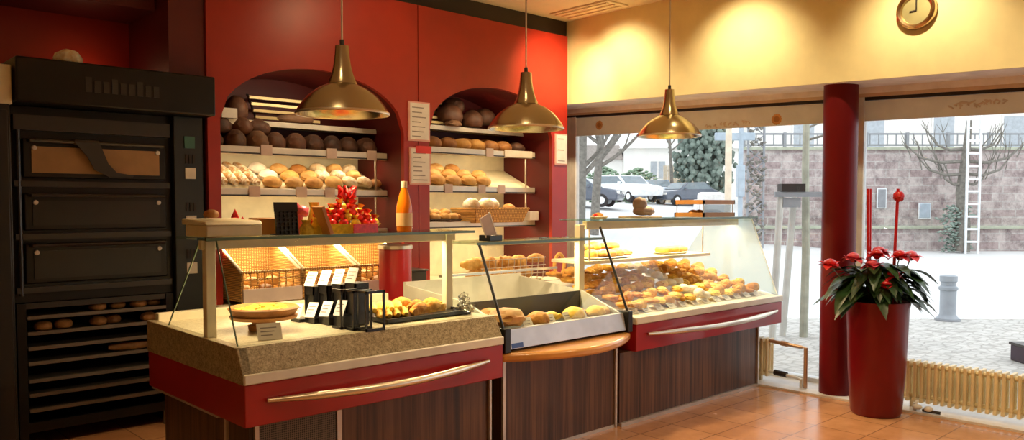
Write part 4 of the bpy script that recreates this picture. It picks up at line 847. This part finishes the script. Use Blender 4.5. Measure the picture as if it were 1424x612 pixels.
for i, (a, b, z, m_) in enumerate(((-.36, -.03, 1.07, 'flower_red'), (-.20, -.04, 1.115, 'flower_pink'), (-.06, -.10, 1.14, 'flower_red'), (-.10, -.12, 1.07, 'flower_pink'), (.01, .02, 1.155, 'flower_pink'), (.10, -.10, 1.135, 'flower_red'), (.04, -.14, 1.0, 'flower_red'), (.24, .02, 1.125, 'flower_pink'), (-.02, -.16, .93, 'flower_red'))):
    f = MB(); stem_top = q(a, b, z)
    for k in range(8): leaf(f, stem_top - Vector((0, 0, .012 * (k % 3))), k * 2 * PI / 5 + i + .3 * (k % 2), .085, .042, (.02, .06, .10)[k % 3], .05)
    f.ell(stem_top + Vector((0, 0, .02)), (.044, .044, .028), .15, sub=2)
    f.build('flower', m_, pp, smooth=80)
    MB().tube([q(a * .3, b * .3, .80), q(a * .7, b * .7, .95), stem_top], .004, 5).build('flower_stalk', 'stem_green', pp)
for a, b in ((-.077, .02), (-.046, .05), (.128, .0)):
    s = MB().tube([q(a * .8, b, .80), q(a, b, 1.615)], .011 if a != -.046 else .008, 10).build('red_stick', 'candle_red', pp)
    if a > 0: MB().ell(q(a + .005, b, 1.56), (.037, .037, .04), .08).build('red_bauble', 'candle_red', s)

# ------------------------------------------------------------ radiators
def radiator(y0, y1, x0, z0, z1, label, pitch=.048):
    r = thing('radiator', (x0 + .06, (y0 + y1) / 2, z0), label, 'radiator')
    n = int(round((y1 - y0) / pitch))
    for k in range(n):
        y = y0 + k * pitch
        d = MB()
        for xx in (x0 + .016, x0 + .06, x0 + .104): d.tube([(xx, y, z0 + .012), (xx, y, z1 - .012)], .0125, 8)
        d.box(x0 + .004, y - .0105, z1 - .03, x0 + .116, y + .0105, z1).box(x0 + .004, y - .012, z0, x0 + .116, y + .012, z0 + .03)
        d.build('rib', 'radiator_paint', r, bevel=.003)
    for z in (z0 + .035, z1 - .035): MB().tube([(x0 + .06, y0 - .015, z), (x0 + .06, y1 - .03, z)], .018, 8).build('header_pipe', 'radiator_paint', r)
    for y in (y0 + .08, y1 - .1): bx(x0 + .045, y - .012, .016, x0 + .075, y + .012, z0 + .01).build('foot', 'radiator_paint', r)
    return r
r1 = radiator(.55, 2.36, 6.13, .062, .358, 'cream ribbed radiator along the window to the right of the red pot')
MB().tube([(6.08, 2.20, .016), (6.08, 2.20, .06), (6.13, 2.20, .075)], .012, 10).build('supply_pipe', 'white_paint', r1)
MB().ell((6.07, 2.18, .045), (.035, .035, .02), sub=2).ell((6.06, 2.10, .045), (.035, .03, .02), sub=2).build('valve', 'white_paint', r1); MB().tube([(6.06, 2.14, .03), (6.06, 2.02, .03)], .011, 8).build('valve_stem', 'dark_trim', r1)
r2 = radiator(3.42, 4.3, 6.15, .062, .375, 'cream ribbed radiator half hidden behind the right end of the counter')
MB().tube([(6.19, 3.42, .36), (6.17, 3.12, .345), (6.16, 3.075, .345), (6.16, 3.075, .02)], .016, 10).build('supply_pipe', 'copper_pipe', r2)
MB().tube([(6.20, 3.42, .10), (6.18, 3.16, .085), (6.16, 3.11, .08), (6.16, 3.11, .02)], .014, 10).build('return_pipe', 'white_paint', r2)
MB().tube([(6.19, 3.36, .10), (6.185, 3.25, .095)], .024, 10).build('valve', 'slit_black', r2); MB().tube([(6.18, 3.30, .355), (6.175, 3.24, .352)], .022, 10).build('valve', 'copper_pipe', r2)

# ------------------------------------------------------------ the street outside
def ground(x, y): return -.05 + max(0, min(1.68, (y - 11.5) * .105))
def on_ground(u, t):
    p = far_point(u, t, 0); p.z = ground(p.x, p.y); return p
pv = MB().prism([(6.57, -3.6), (19.6, -3.6), (6.57, 8.93)], 'z', -.25, -.05).build('pavement', 'cobbles'); struct(pv)
d = MB(); g = [[None] * 61 for _ in range(41)]
for i in range(41):
    for j in range(61):
        t = 11 + 79 * (i / 40) ** 1.3; w = lerp(-70, 70, j / 60); p = fwd0 * t + right * w; g[i][j] = d.bm.verts.new((p.x, p.y, ground(p.x, p.y)))
for i in range(40):
    for j in range(60): d.bm.faces.new((g[i][j], g[i][j + 1], g[i + 1][j + 1], g[i + 1][j]))
struct(d.build('street', 'asphalt', smooth=80))
RZ = math.atan2(right.y, right.x)
def local(o_or_parts, u, t, z=None, rz=0):
    p = on_ground(u, t)
    if z is not None: p.z = z
    return p
def place(root, p, rz=0): root.location = p; root.rotation_euler = (0, 0, RZ + rz); return root
# garden wall of sandstone, railing on top
sw = thing('stone_wall', (0, 0, 0), 'tall weathered sandstone wall across the street', 'wall')
bx(0, 0, -.4, 30, .7, .70).build('lower_wall', 'sandstone_blocks', sw); bx(-.05, -.12, .70, 30, .7, .79).build('ledge', 'moss', sw, bevel=.02)
bx(0, .45, .79, 30, 1.1, 3.36).build('upper_wall', 'sandstone_blocks', sw); bx(-.05, .36, 3.36, 30, 1.15, 3.46).build('coping', 'moss', sw, bevel=.02)
for x in (14.0, 15.6): bx(x, .43, 1.45, x + 1.1, .452, 1.72).build('dark_course', 'roof_grey', sw)
place(sw, far_point(1040, 27, 0))
rl = thing('railing', (0, 0, 0), 'iron railing along the top of the sandstone wall', 'railing')
for k in range(20): bx(k * 1.4, .7, 3.46, k * 1.4 + .09, .79, 3.98).build('post', 'iron_grey', rl)
for z in (3.52, 3.90): bx(0, .72, z, 26.7, .77, z + .06).build('rail', 'iron_grey', rl)
d = MB()
for k in range(88): d.box(k * .3 + .15, .735, 3.55, k * .3 + .185, .76, 3.92)
d.build('bars', 'iron_grey', rl); place(rl, far_point(1040, 27, 0))
fb = thing('pale_building', (0, 0, 0), 'pale building rising behind the railing and the sandstone wall', 'building')
bx(0, 0, 0, 36, 3, 9).build('wall', 'facade', fb); bx(-.3, -.4, 9, 36.3, 3.4, 9.4).build('roof', 'roof_grey', fb)
for k in range(9):
    w_ = bx(2 + k * 3.8, -.05, 4.3, 3.3 + k * 3.8, .02, 6.4).build('window', 'white_paint', fb); bx(2.1 + k * 3.8, -.07, 4.4, 3.2 + k * 3.8, -.05, 6.3).build('pane', 'pane_grey', w_)
place(fb, far_point(1048, 44, 0))
for u, v, t, w_, h_, lb in ((1225, 276, 26.2, .13, .31, 'dark grey plate on the wall seen behind the red sticks'), (1285, 293, 26.2, .18, .24, 'blue grey square sign on the sandstone wall right of the red sticks')):
    s = thing('wall_sign', (0, 0, 0), lb, 'sign'); bx(-w_, -.05, -h_, w_, 0, h_).build('panel', 'sign_blue' if u > 1250 else 'iron_grey', s, bevel=.01); bx(-w_ - .03, -.03, -h_ - .03, w_ + .03, .01, h_ + .03).build('frame', 'frame_grey', s)
    place(s, far_point(u, 27.38, far_z(v, 27.4)))
# trained tree on a ladder trellis in front of the wall
rt = random.Random(11)
def branchy(d, p, dirv, L, r, depth, spread=.55, up_=.12):
    n = 4; path = [p]; q_ = p.copy(); dv = dirv.normalized()
    for i in range(n):
        dv = (dv + Vector((rt.uniform(-.18, .18), rt.uniform(-.18, .18), rt.uniform(-.1, .18) + up_ * .3))).normalized(); q_ = q_ + dv * (L / n); path.append(q_.copy())
    d.tube(path, [lerp(r, r * .6, i / n) for i in range(n + 1)], 6, cap=False)
    if depth:
        for k in range(3 if depth > 1 else 4):
            a = path[rt.randint(2, n)]; nd = (dv + Vector((rt.uniform(-1, 1), rt.uniform(-1, 1), rt.uniform(-.4, .8))) * spread).normalized(); branchy(d, a, nd, L * rt.uniform(.55, .8), r * .55, depth - 1, spread, up_)
et = thing('trained_tree', (0, 0, 0), 'bare trained tree with curved side arms against the sandstone wall', 'tree')
d = MB().tube([(0, 0, 0), (.05, 0, .9), (-.03, .05, 1.9), (.05, 0, 2.9), (.15, 0, 4.2)], [.25, .20, .17, .14, .08], 8)
d.build('trunk', 'bark', et)
d = MB()
for s in (-1, 1):
    for z, L in ((2.5, 1.5), (2.9, 1.9), (3.3, 1.2), (2.2, .8)):
        d.tube([(0, 0, z), (s * .4 * L, -.05, z - .05), (s * .75 * L, -.05, z + .12), (s * L, 0, z + .55)], [.06, .045, .035, .015], 6)
        for k in range(3): branchy(d, Vector((s * (.45 + .22 * k) * L, 0, z + .06 * k)), Vector((s * .4, rt.uniform(-.3, .3), 1)), .55, .02, 1)
d.build('branches', 'bark', et, smooth=80)
fo = MB()
for k in range(260): fo.ell((rt.gauss(-.2, .22), rt.uniform(-.15, .2), rt.uniform(0, 1.5)), (.06, .05, .035), .2, sub=1)
fo.build('ivy', 'evergreen', et); place(et, far_point(1338, 25.9, .0))
lt = thing('ladder_trellis', (0, 0, 0), 'pale ladder shaped trellis beside the trained tree', 'trellis')
for x in (-.2, .2): bx(x - .03, -.03, 0, x + .03, .03, 4.6).build('upright', 'frame_grey', lt)
for k in range(11): bx(-.2, -.02, .35 + k * .4, .2, .02, .41 + k * .4).build('rung', 'frame_grey', lt)
place(lt, far_point(1352, 25.6, -.05))
lc = thing('lattice_column', (0, 0, 0), 'tall ivy grown lattice column at the left end of the sandstone wall', 'trellis')
for x in (-.25, .25): bx(x - .03, -.03, 0, x + .03, .03, 4.4).build('upright', 'iron_grey', lc)
for k in range(10): MB().tube([(-.25, 0, .2 + k * .42), (.25, 0, .62 + k * .42)], .018, 6).tube([(.25, 0, .2 + k * .42), (-.25, 0, .62 + k * .42)], .018, 6).build('lattice_bar', 'iron_grey', lc)
fo = MB()
for k in range(170): fo.ell((rt.uniform(-.3, .3), rt.uniform(-.1, .1), rt.uniform(.2, 4.3)), (.06, .05, .045), .2, sub=1)
fo.build('ivy', 'bark', lc); place(lc, on_ground(1050, 25.5))
# young street tree between stakes
yt = thing('street_tree', (0, 0, 0), 'young street tree with a pale trunk outside the window', 'tree')
MB().tube([(0, 0, 0), (.01, 0, 1), (-.01, 0, 2), (.0, 0, 3.6)], [.050, .046, .042, .03], 10).build('trunk', 'pale_bark', yt)
d = MB()
for k in range(9): a = k * .7; branchy(d, Vector((0, 0, 2.30 + .14 * k)), Vector((math.cos(a), math.sin(a) * .8, .25)), .7, .014, 1)
d.build('branches', 'bark', yt, smooth=80); place(yt, on_ground(1120, 9.4))
sf = thing('tree_stakes', (0, 0, 0), 'pale wooden stakes with a crossbar supporting the young street tree', 'stakes')
MB().tube([(-.40, -.15, 0), (-.315, -.12, 1.70)], .042, 10).build('stake', 'stake_wood', sf); MB().tube([(-.19, .12, 0), (-.085, .10, 1.70)], .042, 10).build('stake', 'stake_wood', sf); MB().tube([(.36, .02, 0), (.32, .02, 1.70)], .042, 10).build('stake', 'stake_wood', sf)
bx(-.40, -.19, 1.64, .42, -.15, 1.70).build('crossbar', 'iron_grey', sf); bx(-.33, -.2, 1.70, -.06, -.05, 1.79).build('tie_block', 'slit_black', sf); bx(-.30, -.165, 1.52, -.10, -.15, 1.63).build('plate', 'iron_grey', sf)
place(sf, on_ground(1118, 9.35))
# bollard
bo = thing('bollard', (0, 0, 0), 'grey cast iron bollard on the pavement', 'bollard')
MB().lathe([(0, 0), (.145, 0), (.145, .03), (.115, .06), (.10, .09), (.10, .40), (.118, .42), (.118, .45), (.092, .47), (.092, .51), (.108, .53), (.108, .60), (.07, .615), (0, .62)], seg=12).build('post', 'bollard_grey', bo)
MB().lathe([(.15, 0), (.16, .0), (.16, .02), (.15, .025)], seg=24).build('base_ring', 'iron_grey', bo); place(bo, on_ground(1321, 10.75))
pb = thing('planter_box', (0, 0, 0), 'dark purple planter box outside at the right edge of the photo', 'planter')
bx(-.06, -.2, .0, .6, .25, .16).build('box', 'purple_dark', pb, bevel=.01); bx(-.07, -.21, .16, .61, .26, .185).build('rim', 'dark_trim', pb); place(pb, on_ground(1441, 7.75))
# poles and the white cabinet
po = thing('lamp_post', (0, 0, 0), 'slim cream lamp post at the street corner', 'post')
MB().tube([(0, 0, 0), (0, 0, 4.5)], [.075, .06], 12).build('pole', 'fence_peach', po); MB().lathe([(0, 0), (.12, 0), (.11, .3), (.07, .34), (0, .34)], seg=12).build('base', 'fence_peach', po); place(po, on_ground(1012, 16))
sp = thing('street_sign', (0, 0, 0), 'blue grey street sign on a post right of the cream lamp post', 'sign')
MB().tube([(0, 0, 0), (0, 0, 3.9)], .07, 10).build('pole', 'sign_blue', sp); bx(-.75, -.04, 3.30, .40, .04, 3.52).build('sign_panel', 'sign_blue', sp, bevel=.02); bx(-.10, -.12, 1.7, .10, .12, 2.6).build('side_box', 'sign_blue', sp, bevel=.02); place(sp, on_ground(1029, 23))
ub = thing('utility_cabinet', (0, 0, 0), 'white utility cabinet beside the cream lamp post across the street', 'cabinet')
bx(-.5, 0, 0, .5, .6, 1.35).build('body', 'white_paint', ub, bevel=.12); bx(-.64, .05, 0, -.5, .55, 1.05).build('side_unit', 'white_paint', ub, bevel=.03); bx(-.38, -.005, .62, -.25, 0, .78).build('emblem', 'tag_pink', ub); place(ub, on_ground(990, 33))
# cars
def car(name, mat, u, t, rz, s, label):
    c_ = thing(name, (0, 0, 0), label, 'car', None)
    prof = [(-2.05, .32), (-2.1, .62), (-1.95, .82), (-1.0, .95), (-.45, 1.38), (.95, 1.42), (1.65, 1.0), (2.05, .92), (2.12, .55), (2.05, .32)]
    MB().prism([(x * s, z * s) for x, z in prof], 'y', -.82 * s, .82 * s).build('body', mat, c_, bevel=.07)
    gl = [(-.88, .97), (-.42, 1.33), (.88, 1.37), (1.45, 1.0)]
    MB().prism([(x * s, z * s) for x, z in gl], 'y', -.825 * s, .825 * s).build('side_windows', 'car_glass', c_)
    MB().quad((-.98 * s, -.7 * s, .98 * s), (-.98 * s, .7 * s, .98 * s), (-.5 * s, .66 * s, 1.34 * s), (-.5 * s, -.66 * s, 1.34 * s), .02).build('windscreen', 'car_glass', c_)
    MB().quad((1.62 * s, -.7 * s, 1.04 * s), (1.62 * s, .7 * s, 1.04 * s), (1.02 * s, .66 * s, 1.40 * s), (1.02 * s, -.66 * s, 1.40 * s), .02).build('rear_window', 'car_glass', c_)
    for x in (-1.3, 1.3):
        for y in (-.74, .74):
            w_ = MB().lathe([(0, -.1), (.24, -.1), (.31, -.07), (.31, .07), (.24, .1), (0, .1)], (x * s, y * s, .31 * s), 20, Matrix.Rotation(PI / 2, 3, 'X') * 1.0).build('wheel', 'tyre', c_)
            MB().lathe([(0, -.115), (.17, -.11), (.17, .11), (0, .115)], (x * s, y * s, .31 * s), 14, Matrix.Rotation(PI / 2, 3, 'X')).build('hub_cap', 'frame_grey', w_)
    for y in (-.6, .6): bx(2.06 * s, (y - .14) * s, .66 * s, 2.13 * s, (y + .14) * s, .82 * s).build('tail_lamp', 'lamp_red', c_); bx(-2.12 * s, (y - .16) * s, .62 * s, -2.03 * s, (y + .16) * s, .76 * s).build('headlamp', 'white_paint', c_)
    for y in (-.88, .88): bx(-.75 * s, (y - .07) * s, .95 * s, -.6 * s, (y + .07) * s, 1.07 * s).build('mirror', mat, c_)
    place(c_, on_ground(u, t), rz)
car('car', 'car_dark', 806, 38, PI - .35, .95, 'dark car nearest the left window edge, its glass pale with sky')
car('car', 'car_white', 868, 45, PI / 2 + .55, 1.08, 'white car in the middle of the row of parked cars')
car('car', 'car_blue', 908, 50, PI / 2 + .35, 1.02, 'blue grey car parked right of the white car')
car('car', 'car_dark', 952, 45, .5, .90, 'dark car at the right end of the parked row, near the white cabinet')
# house, fence, greenery
hs = thing('white_house', (0, 0, 0), 'white house with grey windows behind the parked cars', 'house')
bx(0, 0, 0, 9.5, 7, 4.2).build('wall', 'house_white', hs)
MB().prism([(-.4, 4.2), (9.9, 4.2), (7.2, 6.0), (2.4, 6.0)], 'y', -.4, 7.4).build('roof', 'house_white', hs)
bx(-4.5, 1, 0, -.01, 6, 3.4).build('side_wing', 'house_white', hs); MB().prism([(-4.9, 3.4), (0, 3.4), (-.3, 4.5), (-4.2, 4.5)], 'y', .7, 6.3).build('wing_roof', 'roof_grey', hs)
for x in (2.0, 5.6): w_ = bx(x, -.06, 1.9, x + 1.1, 0, 3.2).build('window', 'pane_grey', hs); bx(x + .5, -.08, 1.9, x + .6, -.06, 3.2).build('window_bar', 'white_paint', w_)
bx(6.8, 2, 5.4, 7.6, 2.8, 7.0).build('chimney', 'roof_grey', hs)
place(hs, on_ground(868, 62))
fn = thing('garden_fence', (0, 0, 0), 'peach coloured tall fence right of the white house', 'fence')
for k in range(8): bx(k * .32, 0, 0, k * .32 + .29, .05, 2.6).build('board', 'fence_peach', fn)
bx(0, .05, 2.2, 2.55, .1, 2.3).build('rail', 'fence_peach', fn); place(fn, on_ground(922, 56))
def bush(name, mat, u, t, w_, h_, n, label, cat, z0=0, pts=1):
    b_ = thing(name, (0, 0, 0), label, cat)
    d = MB()
    for k in range(n):
        a, zz = rt.uniform(0, 2 * PI), rt.random(); rr = (rt.random() ** .5) * w_ * (math.sin(PI * min(1, zz * .8 + .2)) ** .6)
        d.ell((rr * math.cos(a), rr * math.sin(a) * .6, z0 + zz * h_), (w_ * .085, w_ * .085, h_ * .035), .3, sub=1)
    d.build('foliage', mat, b_); MB().tube([(0, 0, 0), (0, 0, z0 + h_ * .6)], .12, 8).build('stem', 'bark', b_)
    place(b_, on_ground(u, t)); return b_
bush('evergreen_tree', 'evergreen', 978, 52, 2.0, 5.4, 900, 'large dark evergreen tree behind the rightmost parked car', 'tree', .6)
bush('hedge_bush', 'hedge', 838, 50, 1.5, 2.2, 300, 'green bush in front of the white house, left one', 'bush')
bush('hedge_bush', 'hedge', 886, 54, 1.7, 2.3, 300, 'green bush in front of the white house, right one', 'bush')
def bare(u, t, h_, r, label, lean):
    b_ = thing('bare_tree', (0, 0, 0), label, 'tree')
    MB().tube([(0, 0, 0), (lean * .3, 0, h_ * .4), (lean, 0, h_)], [r, r * .85, r * .6], 10).build('trunk', 'bark', b_)
    d = MB()
    for k in range(7): a = k * .95; branchy(d, Vector((lean * .95, 0, h_ * (.62 + .06 * k))), Vector((math.cos(a) * 1.1, math.sin(a) * .6, .7)), h_ * .45, r * .4, 2, .6)
    d.build('branches', 'bark', b_, smooth=80); place(b_, on_ground(u, t))
bare(805, 19, 3.4, .15, 'bare tree with a thick trunk nearest the left window edge', .1)
bare(826, 26, 3.6, .16, 'bare tree with a forked crown just right of the nearest bare tree', .25)
bare(935, 50, 5.0, .12, 'bare tree between the white house and the evergreen', -.3)

# ------------------------------------------------------------ light
w = bpy.data.worlds.new('overcast'); scn.world = w; w.use_nodes = True
t = w.node_tree; bg = t.nodes['Background']; bg.inputs[0].default_value = (.93, .97, 1, 1); bg.inputs[1].default_value = 1.95
def lamp(kind, name, loc, power, col=(1, .74, .42), size=.1, size_y=None, target=None, spot=None, blend=.5):
    l = bpy.data.lights.new(name, kind); l.energy = power; l.color = col
    if kind == 'AREA':
        l.size = size
        if size_y: l.shape = 'RECTANGLE'; l.size_y = size_y
    else: l.shadow_soft_size = size
    if spot: l.spot_size = R(spot); l.spot_blend = blend
    o = bpy.data.objects.new(name, l); COL.objects.link(o); o.location = loc
    if target is not None: o.rotation_euler = (Vector(target) - Vector(loc)).to_track_quat('-Z', 'Y').to_euler()
    return o
WARM = (1, .72, .38)
for y in (4.85, 3.55, 2.15, .8, -.6): lamp('SPOT', 'wall_downlight', (5.38, y, 3.30), 64, (1, .84, .50), .04, target=(5.95, y, 2.55), spot=96, blend=.9)
for x, y, z in LAMPS: lamp('SPOT', 'pendant_light', (x, y, z + .05), 62, WARM, .03, target=(x, y, 0), spot=125, blend=.4)
for x0, x1, zs in ((2.40, 3.94, ZL), (4.23, 5.71, ZR)):
    for i in (0, 1, 2):
        lamp('AREA', 'shelf_light', ((x0 + x1) / 2, 5.80, zs[i] - .046), (3.2, 3.0, 5)[i], (1, .80, .5), x1 - x0 - .1, .03, target=((x0 + x1) / 2, 5.92, zs[i] - .4))
for x0, x1, z in ((2.45, 3.9, 2.44), (4.3, 5.65, 2.48)): lamp('AREA', 'arch_fill', ((x0 + x1) / 2, 5.62, z - .07), 1.5, (1, .80, .5), .8, .03, target=((x0 + x1) / 2, 6.0, z - .35))  # added fill, brightens the racks and loaves under the arches
lamp('AREA', 'basket_fill', (3.1, 5.52, 1.235), 13, (1, .78, .46), 1.4, .03, target=(3.1, 5.5, .8)); lamp('AREA', 'basket_fill', (4.95, 5.52, 1.27), 9, (1, .78, .46), 1.3, .03, target=(4.95, 5.4, .8))  # added fill in front of the shelves, brightens the baskets below
lamp('AREA', 'counter_light', (2.33, 3.88, 1.28), 15, (1, .78, .46), 1.4, .03, target=(2.33, 3.85, .8))
lamp('AREA', 'counter_light', (3.72, 3.88, 1.225), 10, (1, .78, .46), 1.0, .03, target=(3.72, 3.7, .7))
lamp('AREA', 'counter_light', (5.3, 3.88, 1.34), 20, (1, .80, .5), 1.9, .03, target=(5.3, 3.8, .8))
lamp('SPOT', 'ceiling_downlight', (5.35, 4.75, 3.30), 150, WARM, .05, target=(5.75, 5.5, 2.55), spot=80, blend=1.0)
for lx, ly, lz in LAMPS: lamp('SPOT', 'highlight_fill', (lx - .75, ly - .75, 3.30), 26, WARM, .10, target=(lx, ly, lz + .05), spot=42, blend=.6)  # added spots that put highlights on the pendant shades
lamp('SPOT', 'ceiling_downlight', (3.6, 4.2, 3.30), 34, WARM, .06, target=(3.6, 5.5, 2.4), spot=90, blend=.9)
for x, y, p in ((3.4, 1.9, 90), (4.9, 1.6, 80), (2.2, 1.0, 60), (4.2, .2, 60)): lamp('SPOT', 'ceiling_downlight', (x, y, 3.30), p, WARM, .14, target=(x, y, 0), spot=115, blend=.6)
lamp('POINT', 'recess_lamp', (1.72, 6.12, 2.41), .9, (1, .5, .25), .03)
scn.view_settings.view_transform = 'Standard'; scn.view_settings.look = 'None'; scn.view_settings.gamma = 1; scn.view_settings.exposure = 0; scn.view_settings.use_curve_mapping = False
scn.cycles.use_denoising = True; scn.cycles.max_bounces = 10; scn.cycles.transparent_max_bounces = 40; scn.cycles.sample_clamp_indirect = 6; scn.cycles.caustics_reflective = False; scn.cycles.caustics_refractive = False
